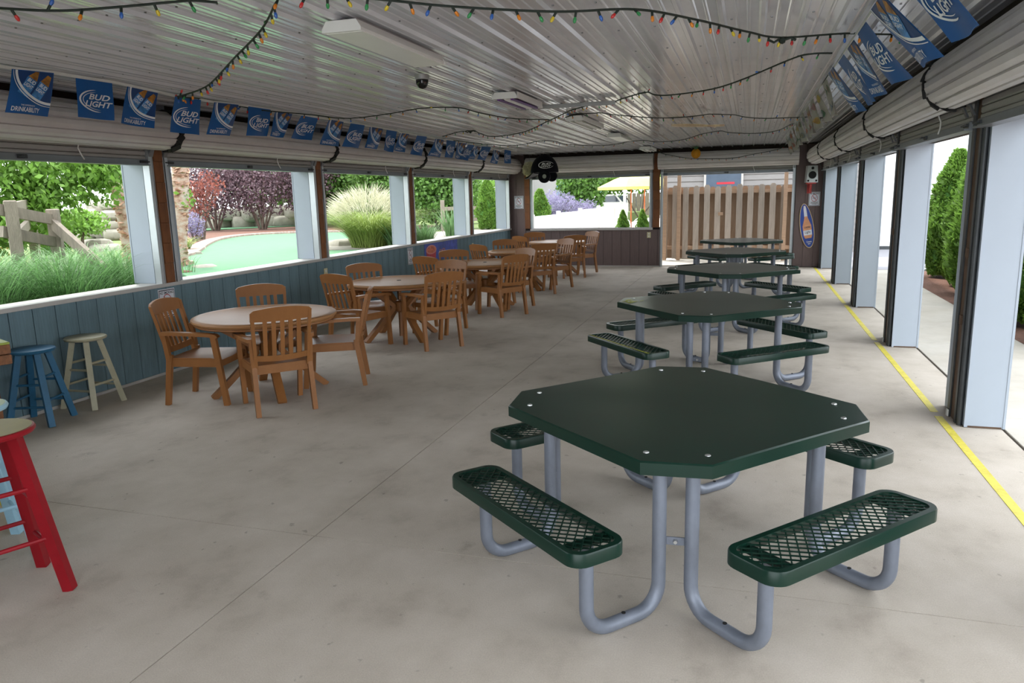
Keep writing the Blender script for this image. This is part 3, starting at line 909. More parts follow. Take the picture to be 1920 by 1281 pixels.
strand('string of coloured bulbs running from the ceiling down to the left bunting', [(-2.25, 3.42, 2.79), (-2.32, 3.5, 2.78), (-2.68, 3.87, 2.74), (-3.24, 4.35, 2.7), (-4.01, 5.04, 2.67), (-4.47, 5.32, 2.66), (-4.9, 5.75, 2.72), (-5.02, 6.3, 2.76), (-5.02, 7.1, 2.74)], .13)
strand('string of coloured bulbs crossing the ceiling nearest the camera', [(-2.2, 3.45, 2.79), (-2.08, 3.52, 2.79), (-1.77, 3.6, 2.75), (-1.46, 3.74, 2.72), (-.98, 3.92, 2.69), (-.61, 4.17, 2.72), (-.34, 4.52, 2.72), (-.05, 5.01, 2.72), (.15, 5.28, 2.72), (.55, 5.6, 2.77), (.96, 5.84, 2.79)], .105)
strand('string of coloured bulbs rising from the left bunting to the purple strip light', [(-5.0, 7.1, 2.74), (-4.6, 7.39, 2.7), (-4.45, 7.92, 2.7), (-4.04, 8.04, 2.73), (-3.3, 8.07, 2.79), (-3.04, 8.54, 2.74), (-2.81, 9.03, 2.71), (-2.47, 9.53, 2.72)], .17)
strand('long string of coloured bulbs zigzagging across the middle of the ceiling', [(-4.62, 11.18, 2.72), (-4.12, 11.04, 2.79), (-3.96, 11.07, 2.73), (-3.86, 11.41, 2.7), (-3.23, 10.91, 2.7), (-2.52, 9.74, 2.73), (-1.87, 8.81, 2.79), (-1.55, 8.59, 2.76), (-1.11, 7.97, 2.79), (-.94, 7.9, 2.74), (-.77, 7.81, 2.72), (-.39, 7.43, 2.7), (-.11, 7.01, 2.71), (.32, 6.37, 2.77), (.55, 6.36, 2.79)], .15)
strand('string of coloured bulbs swagged beyond the ceiling rail to the right', [(-2.24, 9.45, 2.73), (-1.96, 9.57, 2.79), (-1.65, 9.56, 2.74), (-1.18, 9.94, 2.71), (-.8, 10.24, 2.73), (-.39, 10.63, 2.79), (-.08, 10.86, 2.74), (.19, 10.95, 2.72), (.58, 11.37, 2.75), (.97, 11.97, 2.79)], .16)
strand('farthest string of coloured bulbs swagged under the ceiling', [(-5.0, 12.6, 2.76), (-4.34, 13.91, 2.72), (-3.63, 13.81, 2.79), (-3.43, 14.43, 2.74), (-2.97, 14.78, 2.71), (-2.58, 14.9, 2.72), (-2.07, 14.94, 2.79), (-1.77, 14.99, 2.74), (-1.24, 14.72, 2.74), (-.63, 13.56, 2.79), (-.35, 13.53, 2.74), (.08, 13.66, 2.72), (.41, 13.44, 2.74), (.61, 12.54, 2.79)], .19)
strand('string of coloured bulbs draped over the back doorway shutter', [(-2.08, 18.1, 2.79), (-2.0, 18.05, 2.68), (-1.7, 18.05, 2.6), (-1.39, 18.05, 2.54), (-.92, 18.05, 2.51), (-.45, 18.05, 2.5), (.01, 18.05, 2.57), (.51, 18.05, 2.65), (.68, 18.05, 2.72), (.72, 18.1, 2.79)], .15)
for loc, lab in (((.16, 5.28, 2.70), 'black tangle of plugs on the nearest string of lights'), ((-4.05, 10.9, 2.74), 'small black plug hanging from the far left string of lights')):
    t = T('plug_cluster', lab, 'plug', loc)
    O('plug_body', MB().lathe([(.004, -.02), (.018, -.012), (.02, .01), (.006, .022)], 8), m_wire, t, smooth=True)
    O('plug_tail', MB().tube([(-.02, 0, .01), (-.05, .01, -.005), (-.085, 0, .012)], .008, 6).tube([(.015, 0, .005), (.05, 0, .015), (.08, .01, .0)], .009, 6), m_wire, t)

# ------------------------------------------------------------------ bunting
m_flag = M('blue_plastic_flag', '1f62a8', .45, var=.06, scale=5, trans=.25)
m_flag_dk = M('navy_print', '123c74', .45)
m_flag_lt = M('light_blue_print', '3f80bd', .45, var=.45, scale=25)
m_silver = M('silver_print', 'e4e8ec', .4)
m_amber = M('amber_print', '6e421c', .45, var=.3, scale=20, col2='b07a2c')
m_tape = M('white_tape', 'd0d0cc', .5)
def flag_fn(tl, tr, br_, bl_, ph, amp, side):
    tl, tr, br_, bl_ = map(Vector, (tl, tr, br_, bl_))
    def fn(u, v, off=0.0):
        a = tl.lerp(tr, u); b = bl_.lerp(br_, u); p = b.lerp(a, v)
        p.x += amp*(1-v)*math.sin(5*u+ph)+.01*math.sin(3*v+ph)+side*off
        return p
    return fn
def flag_parts(t, o, fn, kind, side):
    g = lambda off: (lambda u, v: fn(min(.99, max(.01, u)), min(.99, max(.01, v)), off)-o)
    mb = MB().panel(lambda u, v: fn(u, v)-o, 8, 6, (-side*.002, 0, 0))
    f = O('flag', mb, m_flag, t, smooth=True)
    if kind == 'B':
        a = MB()
        ring_on(a, g(.004), .62, .46, .56, .28, .045, R(100), R(275)); O('logo_swoosh', a, m_silver, f, norm=False); a = MB(); ring_on(a, g(.004), .66, .46, .52, .23, .02, R(105), R(270))
        O('logo_swoosh', a, m_silver, f, norm=False)
        a = MB()
        text_on(a, 'BUD', g(.006), .30, .90, .48, .63, .3, .03); O('lettering', a, m_silver, f, norm=False)
        a = MB(); text_on(a, 'LIGHT', g(.006), .18, .96, .30, .45, .3, .03); O('lettering', a, m_silver, f, norm=False)
    else:
        def grid_on(mb, c, n=5):   # four corners filled with a small grid so that the print follows the ripples
            c = [Vector((*q, 0)) for q in c]; k = len(mb.v)
            for j in range(n+1):
                for i in range(n+1):
                    q = c[0].lerp(c[1], i/n).lerp(c[3].lerp(c[2], i/n), j/n); mb.v.append(tuple(g(.005)(q.x, q.y)))
            for j in range(n):
                for i in range(n): w = k+j*(n+1)+i; mb.f.append((w, w+1, w+n+2, w+n+1))
        a = MB(); m_, n_ = 5, 12
        for j in range(m_+1):
            for i in range(n_+1):
                q = R(176)+R(100)*i/n_; k = j/m_
                a.v.append(tuple(g(.003)(min(.985, .98+(.88*math.cos(q))*k), min(.985, .98+(.70*math.sin(q))*k))))
        a.f = [(j*(n_+1)+i, j*(n_+1)+i+1, (j+1)*(n_+1)+i+1, (j+1)*(n_+1)+i) for j in range(m_) for i in range(n_)]
        O('print_field', a, m_flag_dk, f, norm=False)
        a = MB(); ring_on(a, g(.006), .98, .98, .885, .705, .055, R(176), R(276), 24, False); O('print_arc', a, m_silver, f, norm=False)
        a = MB(); ring_on(a, g(.006), .98, .98, .95, .77, .02, R(172), R(280), 24); O('print_arc', a, m_silver, f, norm=False)
        for k, (u0, v0) in enumerate(((.30, .50), (.60, .40))):
            def bt(x, y, u0=u0, v0=v0):
                ca, sa = math.cos(R(-30)), math.sin(R(-30)); return (min(.985, u0+x*ca-y*sa), min(.985, v0+x*sa+y*ca))
            a = MB(); grid_on(a, [bt(*p) for p in ((-.13, -.08), (.13, -.08), (.13, .36), (-.13, .36))]); O('bottle_label', a, m_flag_lt, f, norm=False)
            a = MB(); grid_on(a, [bt(*p) for p in ((-.12, .36), (.12, .36), (.05, .58), (-.05, .58))]); O('bottle_neck', a, m_amber, f, norm=False)
            h = lambda u, v, bt=bt: g(.009)(*bt(u, v))
            a = MB(); text_on(a, 'BUD', h, -.10, .11, .24, .33, .2, .03); O('lettering', a, m_silver, f, norm=False)
            a = MB(); text_on(a, 'LIGHT', h, -.12, .11, .12, .21, .2, .03); O('lettering', a, m_silver, f, norm=False)
        c = MB(); text_on(c, 'DRINKABILITY', g(.006), .08, .74, .05, .155, 0, .015); O('lettering', c, m_silver, f, norm=False)
        c = MB(); text_on(c, 'THE DIFFERENCE IS', g(.006), .26, .60, .18, .215, 0, .01); O('lettering', c, m_silver, f, norm=False)
    return f
FL = [((4.228, 2.765), (4.57, 2.785), (4.482, 2.463), (4.128, 2.461)), ((4.772, 2.784), (5.125, 2.79), (5.083, 2.485), (4.713, 2.48)), ((5.285, 2.785), (5.626, 2.772), (5.501, 2.454), (5.146, 2.469)), ((5.819, 2.761), (6.16, 2.765), (6.091, 2.439), (5.737, 2.443)), ((6.342, 2.763), (6.711, 2.777), (6.566, 2.463), (6.225, 2.455)), ((6.882, 2.78), (7.269, 2.785), (7.181, 2.50), (6.794, 2.48)), ((7.368, 2.785), (7.696, 2.785), (7.44, 2.50), (7.177, 2.50)), ((7.874, 2.785), (8.233, 2.785), (8.005, 2.507), (7.603, 2.506)), ((8.461, 2.785), (8.805, 2.784), (8.657, 2.469), (8.249, 2.476)), ((8.984, 2.781), (9.361, 2.785), (9.203, 2.477), (8.774, 2.479)), ((9.531, 2.785), (9.917, 2.785), (9.709, 2.49), (9.316, 2.49)), ((10.053, 2.785), (10.386, 2.785), (10.162, 2.471), (9.85, 2.485)), ((10.484, 2.767), (10.787, 2.775), (10.556, 2.487), (10.23, 2.503)), ((11.054, 2.767), (11.428, 2.772), (11.221, 2.461), (10.838, 2.475)), ((11.791, 2.765), (12.134, 2.765), (12.003, 2.469), (11.486, 2.483)), ((12.297, 2.78), (12.72, 2.785), (12.529, 2.485), (12.121, 2.478)), ((12.813, 2.773), (13.248, 2.776), (12.913, 2.472), (12.573, 2.486)), ((13.315, 2.756), (13.671, 2.764), (13.23, 2.459), (12.935, 2.49)), ((13.70, 2.752), (14.0, 2.746), (13.648, 2.50), (13.363, 2.51)), ((14.044, 2.761), (14.617, 2.779), (14.271, 2.50), (13.812, 2.51)), ((14.805, 2.745), (15.21, 2.731), (14.979, 2.46), (14.477, 2.47)), ((15.542, 2.785), (15.984, 2.78), (15.866, 2.50), (15.398, 2.49))]
t = T('pennant_bunting', 'string of blue beer pennants along the left side of the ceiling', 'bunting', (-5.0, 4, 2.768))
o0 = Vector((-5.0, 4, 2.79))
tape = [(-5.0, 3.6, 2.775)]
for q in FL: tape += [(-5.0, q[0][0], q[0][1]), (-5.0, q[1][0], q[1][1])]
tape.append((-5.0, 16.4, 2.785))
O('tape', MB().strap([Vector(p)-o0+Vector((-.004, 0, .004)) for p in tape], .004, .022, (1, 0, 0)), m_tape, t)
for i, q in enumerate(FL):
    c = [(-5.0, a, b) for a, b in q]
    flag_parts(t, o0, flag_fn(*c, i*1.3, .018, 1), 'D' if i % 2 == 0 else 'B', 1)
t = T('pennant_bunting', 'string of blue beer pennants high along the right side of the ceiling', 'bunting', (.62, 5, 2.762))
o0 = Vector((.62, 5, 2.78))
O('tape', MB().strap([Vector((.62, 3.0+i*.5, 2.775))-o0 for i in range(11)], .004, .022, (1, 0, 0)), m_tape, t)
for i, (ya, yb) in enumerate(((3.80, 4.20), (4.50, 4.9), (5.18, 5.55), (5.78, 6.15), (6.30, 6.68), (6.95, 7.35))):
    dy = -.50
    c = [(.62, yb, 2.775), (.62, ya, 2.775), (.80, ya+dy, 2.37), (.78, yb+dy, 2.38)]
    flag_parts(t, o0, flag_fn(*c, i*1.7, .02, -1), 'B' if i % 2 == 0 else 'D', -1)
m_clear = M('clear_pennant', 'bdbbb3', .35, trans=.35)
fishm = [M('fish_'+k, c, .5, var=.25, scale=14) for k, c in dict(green='2c5a3a', orange='b8683a', yellow='b39a2a', silver='6f7c86', rose='a8645c').items()]
t = T('fish_bunting', 'string of clear pennants printed with tropical fish at the far right', 'bunting', (.62, 8, 2.762))
o0 = Vector((.62, 8, 2.78))
O('tape', MB().strap([Vector((.62+.0*i, 7.4+i*.5, 2.775))-o0 for i in range(19)], .004, .018, (1, 0, 0)), m_tape, t)
for i in range(11):
    ya = 7.62+i*.78; yb = ya+.42; dy = -.42
    fn = flag_fn((.62, yb, 2.775), (.62, ya, 2.775), (.70, ya+dy, 2.43), (.68, yb+dy, 2.44), i*1.9, .03, -1)
    g = lambda off, fn=fn: (lambda u, v: fn(u, v, off)-o0)
    f = O('flag', MB().panel(lambda u, v: fn(u, v)-o0, 8, 6, (.002, 0, 0)), m_clear, t, smooth=True)
    for k, (a0, b0, a1, b1) in enumerate(((.08, .52, .92, .95), (.05, .06, .85, .46))):
        a = MB(); poly_on(a, [(a0+(a1-a0)*(1-u), b0+(b1-b0)*v) for u, v in fish_poly(8)], g(.004))
        O('fish_print', a, fishm[(i*2+k*3) % 5], f, norm=False)
        a = MB()
        for s_ in range(4):
            uu = a0+(a1-a0)*(.35+.13*s_); poly_on(a, [(uu, b0+(b1-b0)*.3), (uu+.03, b0+(b1-b0)*.3), (uu+.05, b0+(b1-b0)*.72), (uu+.02, b0+(b1-b0)*.72)], g(.006))
        O('stripe_print', a, fishm[(i+k+1) % 5], f, norm=False)

# ------------------------------------------------------------------ hanging decorations at the back
m_navy = M('navy_vinyl', '14141c', .6, spec=.08)
t = T('batting_helmet_sign', 'oversized navy batting helmet hanging below the ceiling at the back', 'helmet', (-4.61, 17.3, 2.44), R(-6)); t.scale = (1.15,)*3
mb = MB()
def dome(u, v):
    a = 2*PI*u; b = PI/2*v
    return (.29*math.cos(a)*math.cos(b), .24*math.sin(a)*math.cos(b), -.12+.36*math.sin(b))
n0, n1 = 28, 10
for j in range(n1+1):
    for i in range(n0): mb.v.append(dome(i/n0, min(j/n1, .985)))
for j in range(n1):
    for i in range(n0): mb.f.append((j*n0+i, j*n0+(i+1) % n0, (j+1)*n0+(i+1) % n0, (j+1)*n0+i))
mb.f.append(tuple(n1*n0+i for i in range(n0))); mb.f.append(tuple(reversed(range(n0))))
sh = O('shell', mb, m_navy, t, smooth=True)
O('brim', MB().panel(lambda u, v: (-.16-.27*v*math.cos((u-.5)*2.1), (u-.5)*(.46-.10*v), -.10-.10*v-.02*math.cos((u-.5)*PI)), 10, 5, (0, 0, -.022)), m_navy, t, smooth=True)
ef = MB().lathe([(.001, -.03), (.115, -.03), (.13, -.015), (.13, .015), (.115, .03), (.06, .03), (.045, .02), (.05, -.0), (.001, 0)], 24).xf(Matrix.Translation((.07, -.205, -.20)) @ Matrix.Rotation(PI/2, 4, 'X'))
e = O('ear_flap', ef, m_navy, t, smooth=True)
O('ear_hole', MB().lathe([(.001, 0), (.042, 0), (.042, .004), (.001, .004)], 16).xf(Matrix.Translation((.085, -.236, -.20)) @ Matrix.Rotation(PI/2, 4, 'X')), m_grey, e)
e = O('ear_flap', MB().lathe([(.001, -.02), (.11, -.02), (.11, .02), (.001, .02)], 20).xf(Matrix.Translation((.09, .19, -.19)) @ Matrix.Rotation(PI/2, 4, 'X')), m_navy, t, smooth=True)
def hs(u, v):   # helmet side seen from the room
    x = -.05+.30*u; z = -.06+.17*v; k = 1-(x/.29)**2-((z+.12)/.36)**2
    return (x, -.24*math.sqrt(max(k, .02))-.006, z)
a = MB(); ring_on(a, hs, .5, .5, .46, .40, .06, R(20), R(345), 28); O('logo_oval', a, m_silver, sh, norm=False); a = MB(); text_on(a, 'BUD', hs, .24, .80, .50, .74, .3, .03); O('lettering', a, m_silver, sh, norm=False); a = MB(); text_on(a, 'LIGHT', hs, .18, .84, .22, .46, .3, .03)
O('lettering', a, m_silver, sh, norm=False)
O('hanger', MB().tube([(-.12, 0, .23), (-.03, 0, .32)], .003, 5).tube([(.1, 0, .23), (-.03, 0, .32)], .003, 5), m_screw, t)
t = T('paper_ball', 'cream paper pompom ball hanging in the back left corner', 'paper ball', (-5.10, 17.75, 2.40))
P, d = blob(1400, (0, 0, 0), (.165, .165, .165), .75)
O('petals', leaves('petals', P, .07, .03, M('cream_paper', 'e2dcbc', .7, island=.15), d*2, .5), None, t)
O('core', MB().lathe([(.001, -.13), (.07, -.11), (.12, -.05), (.13, 0), (.12, .05), (.07, .11), (.001, .13)], 16), MATS['cream_paper'], t, smooth=True)
O('hanger', MB().tube([(0, 0, .15), (0, 0, .37)], .003, 5), m_screw, t)
t = T('honeycomb_pineapple', 'yellow honeycomb paper pineapple hanging over the back doorway', 'paper decoration', (-1.21, 17.9, 2.63))
mb = MB()
for k in range(16):
    a = 2*PI*k/16
    mb.add([(.105*math.sin(PI*i/10)*math.cos(a), .105*math.sin(PI*i/10)*math.sin(a), -.11*math.cos(PI*i/10)) for i in range(11)]+[(.0, 0, .0)], [(i, i+1, 11) for i in range(10)])
O('paper_cells', mb, M('yellow_paper', 'c98f1c', .6), t, norm=False)
O('paper_body', MB().lathe([(.088*math.sin(PI*i/10)+.001, -.10*math.cos(PI*i/10)) for i in range(11)], 16), MATS['yellow_paper'], t, smooth=True)
O('leaf_tuft', blades('leaf_tuft', 26, .03, .07, .12, 1.0, .03, M('green_paper', '3f7a58', .6)), None, t, (0, 0, .08))
O('hanger', MB().tube([(0, 0, .1), (0, 0, .15)], .003, 5), m_screw, t)

# ------------------------------------------------------------------ signs and small things on the walls
def sign(lab, fn, title, part_w=1.0, ring=True):
    """fn(u,v,off) maps the sheet to the wall"""
    o = fn(.5, .5, 0); t = T('no_smoking_sign', lab, 'sign', o)
    g = lambda off: (lambda u, v: fn(u, v, off)-o)
    a = MB().add([g(.001)(0, 0), g(.001)(1, 0), g(.001)(1, 1), g(.001)(0, 1), g(.005)(0, 0), g(.005)(1, 0), g(.005)(1, 1), g(.005)(0, 1)], [(3, 2, 1, 0), (4, 5, 6, 7), (0, 1, 5, 4), (1, 2, 6, 5), (2, 3, 7, 6), (3, 0, 4, 7)])
    O('sheet', a, m_paper, t)
    a = MB(); w = .03
    for p in ([(w, w), (1-w, w), (1-w, 2*w), (w, 2*w)], [(w, 1-2*w), (1-w, 1-2*w), (1-w, 1-w), (w, 1-w)], [(w, w), (2*w, w), (2*w, 1-w), (w, 1-w)], [(1-2*w, w), (1-w, w), (1-w, 1-w), (1-2*w, 1-w)]): poly_on(a, p, g(.006))
    text_on(a, 'NO SMOKING', g(.006), .09, .91, .82, .92, 0, .03)
    for k, (u0, u1) in enumerate(((.14, .86), (.2, .8), (.12, .88), (.3, .7))): poly_on(a, [(u0, .26-.05*k), (u1, .26-.05*k), (u1, .28-.05*k), (u0, .28-.05*k)], g(.006))
    O('lettering', a, m_ink, t, norm=False)
    a = MB(); rv = .25*part_w
    ring_on(a, g(.0065), .5, .56, .26, rv, .035, 0, 2*PI, 24, False)
    poly_on(a, [(.5-.19, .56+rv*.64), (.5-.15, .56+rv*.76), (.5+.19, .56-rv*.64), (.5+.15, .56-rv*.76)], g(.0065))
    O('prohibition_ring', a, M('faded_red', 'b0606a', .6), t, norm=False)
    a = MB(); poly_on(a, [(.34, .545), (.64, .545), (.64, .575), (.34, .575)], g(.006)); ring_on(a, g(.006), .64, .63, .04, .05, .02, -1, 2, 8)
    O('cigarette_symbol', a, m_ink, t, norm=False)
sign('no smoking sign on the blue wall under the nearest cedar post', lambda u, v, off: Vector((XL+off+.002, 6.29+.235*u, .60+.30*v)), '')
sign('no smoking sign on the blue wall under the third cedar post', lambda u, v, off: Vector((XL+off+.002, 12.36+.23*u, .60+.30*v)), '')
sign('no smoking notice on the brown wall in the left back corner', lambda u, v, off: Vector((-5.755+.245*u, YB-.006-off, 1.46+.32*v)), '')
sign('no smoking notice on the brown wall beside the surfboard sign', lambda u, v, off: Vector((1.275+.24*u, YB-.006-off, 1.40+.31*v)), '')
def plate(lab, loc, rz):
    t = T('outlet_plate', lab, 'outlet', loc, rz, 'ivory outlet plates')
    O('plate', MB().box(-.045, .045, -.008, 0, -.07, .07, .003), m_ivory, t)
    for z in (-.03, .03): O('receptacle', MB().lathe([(.018, 0), (.017, .003)], 14).xf(Matrix.Translation((0, -.008, z)) @ Matrix.Rotation(PI/2, 4, 'X')), m_white, t)
    O('screw', MB().lathe([(.004, 0), (.003, .002)], 8).xf(Matrix.Translation((0, -.008, 0)) @ Matrix.Rotation(PI/2, 4, 'X')), m_screw, t)
plate('ivory outlet plate on the brown wall by the doorway', (-2.33, YB-.006, .77), 0)
plate('ivory outlet plate on the blue wall behind the second round table', (XL+.002, 9.57, .74), PI/2)
plate('ivory outlet plate on the blue wall near the back corner', (XL+.002, 15.74, .70), PI/2)
# drink poster, partly behind chairs
t = T('drink_poster', 'blue vinyl poster of a red frozen drink on the blue wall', 'poster', (XL+.003, 13.95, .58))
g = lambda off: (lambda u, v: Vector((off, -.85+1.7*u, .34*v+.01*math.sin(9*u))))
m_vin = M('blue_vinyl', '3a55a0', .4, var=.2, scale=6, col2='4a5fc0')
O('banner', MB().panel(lambda u, v: g(.002)(u, v), 16, 3, (.004, 0, 0)), m_vin, t)
a = MB(); poly_on(a, [(.07, .0), (.30, .0), (.33, .62), (.04, .62)], g(.009)); O('cup_print', a, M('drink_red', 'c23a4a', .4, var=.25, scale=18), t, norm=False)
a = MB(); poly_on(a, [(.185+.15*math.cos(q*PI/10), .62+.26*math.sin(q*PI/10)) for q in range(20)], g(.011)); O('rim_print', a, M('rim_pink', 'd98f88', .4), t, norm=False)
a = MB(); poly_on(a, [(.185+.12*math.cos(q*PI/10), .62+.20*math.sin(q*PI/10)) for q in range(20)], g(.013)); O('ice_print', a, M('ice_red', 'cc5a48', .5, var=.3, scale=30, col2='d98060'), t, norm=False)
a = MB()
for cu, cv in ((.46, .45), (.55, .5), (.5, .3)): ring_on(a, g(.009), cu, cv, .035, .12, .03, 0, 2*PI, 14, False)
O('fruit_print', a, M('fruit_orange', 'c07a6a', .5), t, norm=False)
# loudspeaker on a red bracket
t = T('loudspeaker', 'silver loudspeaker on a red bracket in the right back corner', 'loudspeaker', (1.275, YB-.006, 1.92), R(8))
m_sil = M('silver_plastic', 'b7babb', .35, metal=.3)
box = O('cabinet', MB().prism([(-.125, 0), (.125, 0), (.105, .37), (-.105, .37)], .06, .26).xf(Matrix(((1, 0, 0, 0), (0, 0, -1, 0), (0, 1, 0, 0), (0, 0, 0, 1)))), m_sil, t)
def disc(r0, r1, z, dy, mat, name, par):
    O(name, MB().lathe([(r1, 0), (r0, 0), (r0, dy), (r1, dy*.6)], 24).xf(Matrix.Translation((0, -.26, z)) @ Matrix.Rotation(PI/2, 4, 'X')), mat, par, smooth=True)
disc(.083, .06, .165, .010, m_black, 'woofer_ring', box); disc(.058, .02, .165, .006, m_grey, 'woofer_cone', box); disc(.02, .001, .165, .012, m_black, 'dust_cap', box)
disc(.03, .001, .315, .008, m_black, 'tweeter', box)
for x in (-.085, .085): O('port', MB().box(x-.02, x+.02, -.266, -.26, .02, .06, .002), m_black, box)
m_rb = M('red_bracket', 'b5433f', .5)
O('shelf', MB().box(-.09, .09, -.25, -.03, -.03, 0, .004), m_rb, t)
O('arm', MB().bar((0, -.12, -.02), (0, -.02, -.21), .07, .05, (1, 0, 0), .05, .03), m_rb, t)
O('wall_plate', MB().box(-.05, .05, -.02, -.002, -.24, -.0, .002), m_rb, t)
# surfboard beer sign
t = T('surfboard_sign', 'small blue surfboard beer sign leaning on the brown corner wall', 'sign', (1.26, YB-.012, .95))
def sb(u, v, off=0.0):
    a = R(-9.5); x = (u-.5)*.30; z = (v-.5)*1.02
    return Vector((x*math.cos(a)+z*math.sin(a), -off, -x*math.sin(a)+z*math.cos(a)))
def outl(k, n=40):
    return [(.5+.5*k*math.cos(2*PI*i/n)*(1-.12*math.sin(2*PI*i/n)), .5+.5*(1-(1-k)*.3)*math.sin(2*PI*i/n)) for i in range(n)]
n = 40; pts = outl(1.0)
mb = MB(); mb.v = [sb(u, v, 0) for u, v in pts]+[sb(u, v, .022) for u, v in pts]; mb.f = [tuple(range(n)), tuple(range(2*n-1, n-1, -1))]+[(i, (i+1) % n, n+(i+1) % n, n+i) for i in range(n)]
board = O('board', mb, M('board_edge', 'd3b98a', .4), t)
g = lambda off: (lambda u, v: sb(u, v, off))
a = MB(); poly_on(a, outl(.90), g(.0235)); O('blue_face', a, M('board_blue', '26479c', .35), board, norm=False)
a = MB(); poly_on(a, [(.28, .22), (.72, .22), (.80, .28), (.82, .50), (.72, .60), (.64, .68), (.62, .88), (.58, .95), (.46, .95), (.42, .88), (.40, .68), (.32, .60), (.20, .50), (.20, .28)], g(.025)); O('bottle_print', a, M('beer_orange', 'd99a70', .4, var=.15, scale=9), board, norm=False)
a = MB(); poly_on(a, [(.41, .71), (.63, .71), (.61, .88), (.575, .945), (.465, .945), (.43, .88)], g(.0262)); O('foil_print', a, m_paper, board, norm=False); a = MB(); poly_on(a, [(.22, .29), (.80, .29), (.81, .40), (.21, .40)], g(.0262)); O('label_print', a, m_paper, board, norm=False)
a = MB(); text_on(a, 'Light', g(.0275), .30, .72, .315, .385, .2, .01); O('lettering', a, m_ink, board, norm=False); a = MB(); text_on(a, 'CORONA', g(.0275), .28, .74, .445, .485, 0, .01)
O('lettering', a, M('board_ink', '33304a', .5), board, norm=False)
a = MB(); text_on(a, 'Corona', g(.0275), .34, .70, .12, .165, .1, .02); O('lettering', a, m_paper, board, norm=False); a = MB(); text_on(a, 'light', g(.0275), .42, .62, .075, .11, .1, .02); O('lettering', a, m_paper, board, norm=False)

# ------------------------------------------------------------------ outside: ground
GZ = .60
m_grass = M('garden_ground', '52682f', .95, var=.25, scale=3, bump=.4, bscale=40, col2='65733c')
m_mulch = M('bark_mulch', '664638', .95, var=.35, scale=30, bump=.8, bscale=60)
m_turf = M('putting_turf', '507c58', .9, var=.06, scale=4, bump=.2, bscale=200)
m_rock = M('pale_rock', '9c978a', .9, var=.16, scale=4, bump=.6, bscale=9, stain=.2)
m_gravel = M('pale_gravel', '8d877d', .95, var=.12, scale=9, bump=.4)
m_asph = M('asphalt', '8d8d92', .95, var=.08, scale=40, bump=.3)
S('ground_left', MB().box(-90, -6.16, -20, 19.0, -.3, GZ-.02).box(-90, -7.0, 19.0, 100, -.3, GZ-.02), m_grass)
S('ground_right', MB().box(3.03, 60, -20, 100, -.3, -.02), m_mulch)
S('ground_back', MB().box(-7.0, 3.03, 19.0, 100, -.3, -.015), m_walk)
S('ground_asphalt', MB().box(2.2, 20, 18.0, 30, -.25, .004), m_asph)
S('ground_gravel', MB().prism([(-60, 27), (-24, 24), (-23.5, 27), (-22, 33), (-60, 60)], GZ-.02, GZ+.02), m_gravel)
def smooth_path(P, n=8):
    P = [Vector((*p, 0)) for p in P]; c = []
    for i in range(len(P)-1):
        p0, p1, p2, p3 = P[max(i-1, 0)], P[i], P[i+1], P[min(i+2, len(P)-1)]
        for k in range(n):
            q = k/n; c.append(.5*((2*p1)+(p2-p0)*q+(2*p0-5*p1+4*p2-p3)*q*q+(3*p1-p0-3*p2+p3)*q**3))
    return c+[P[-1]]
curb = smooth_path([(-10.4, 12.1), (-11.2, 12.75), (-11.85, 13.5), (-12.3, 14.4), (-13.36, 15.97), (-14.53, 17.6), (-16.0, 19.9), (-16.85, 21.8), (-16.95, 23.1), (-16.5, 23.9), (-15.2, 24.55), (-13, 24.7)])
S('ground_mulch', MB().prism([(-10.6, 12.6), (-13.5, 13.6), (-17, 18), (-22.9, 25.5), (-22.6, 28), (-21, 31), (-18, 33), (-12, 30), (-13, 24.8), (-15.2, 24.7), (-16.6, 24.0), (-17.1, 23.1), (-16.9, 21.6), (-16.1, 19.7), (-14.6, 17.4), (-12.4, 14.2)], GZ-.1, GZ+.01), m_mulch)
gp = [(p.x, p.y) for p in curb]+[(-11.6, 22.5), (-10.85, 18.6), (-10.75, 17.2), (-9.8, 15.5), (-8.6, 15.9), (-7.6, 15.2), (-7.3, 11.0), (-8.6, 9.9), (-9.8, 10.9)]
t = T('putting_green', 'mint green mini golf putting surface beyond the second window', 'putting green', (-10, 15, GZ))
O('turf', MB().prism([(x+10, y-15) for x, y in gp], -.06, .025), m_turf, t)
t2 = T('brick_border', 'curved pink brick border around the putting green', 'border', (-12, 15, GZ))
m_brick = M('pale_brick', 'a08b82', .9, var=.12, scale=12, rnd=.16, bump=.3)
bk = MB().box(-.19, .19, -.05, .05, -.05, .085, .008).mesh('brick'); bk.materials.append(m_brick)
dist = 0.0
for i in range(len(curb)-1):
    a, b = curb[i], curb[i+1]; L = (b-a).length
    while dist < L:
        p = a.lerp(b, dist/L); d = (b-a).normalized()
        O('brick', bk, None, t2, (p.x+12-.16*d.y*1, p.y-15+.16*d.x, 0), math.atan2(d.y, d.x)+PI/2); dist += .112
    dist -= L
S('ground_fairway', MB().prism([(-23.4, 24.5), (-22.6, 28.2), (-20.8, 31.2), (-18, 34), (-17.5, 36), (-21.5, 33.5), (-24.0, 30), (-26, 25.5)], GZ-.05, GZ+.045), m_turf)
S('ground_bed', MB().prism([(-10.7, 17.25), (-9.8, 15.6), (-8.7, 15.95), (-7.3, 15.4), (-7.1, 24), (-9.2, 26), (-11.5, 22.4), (-10.8, 18.6)], GZ-.05, GZ+.035), m_gravel)

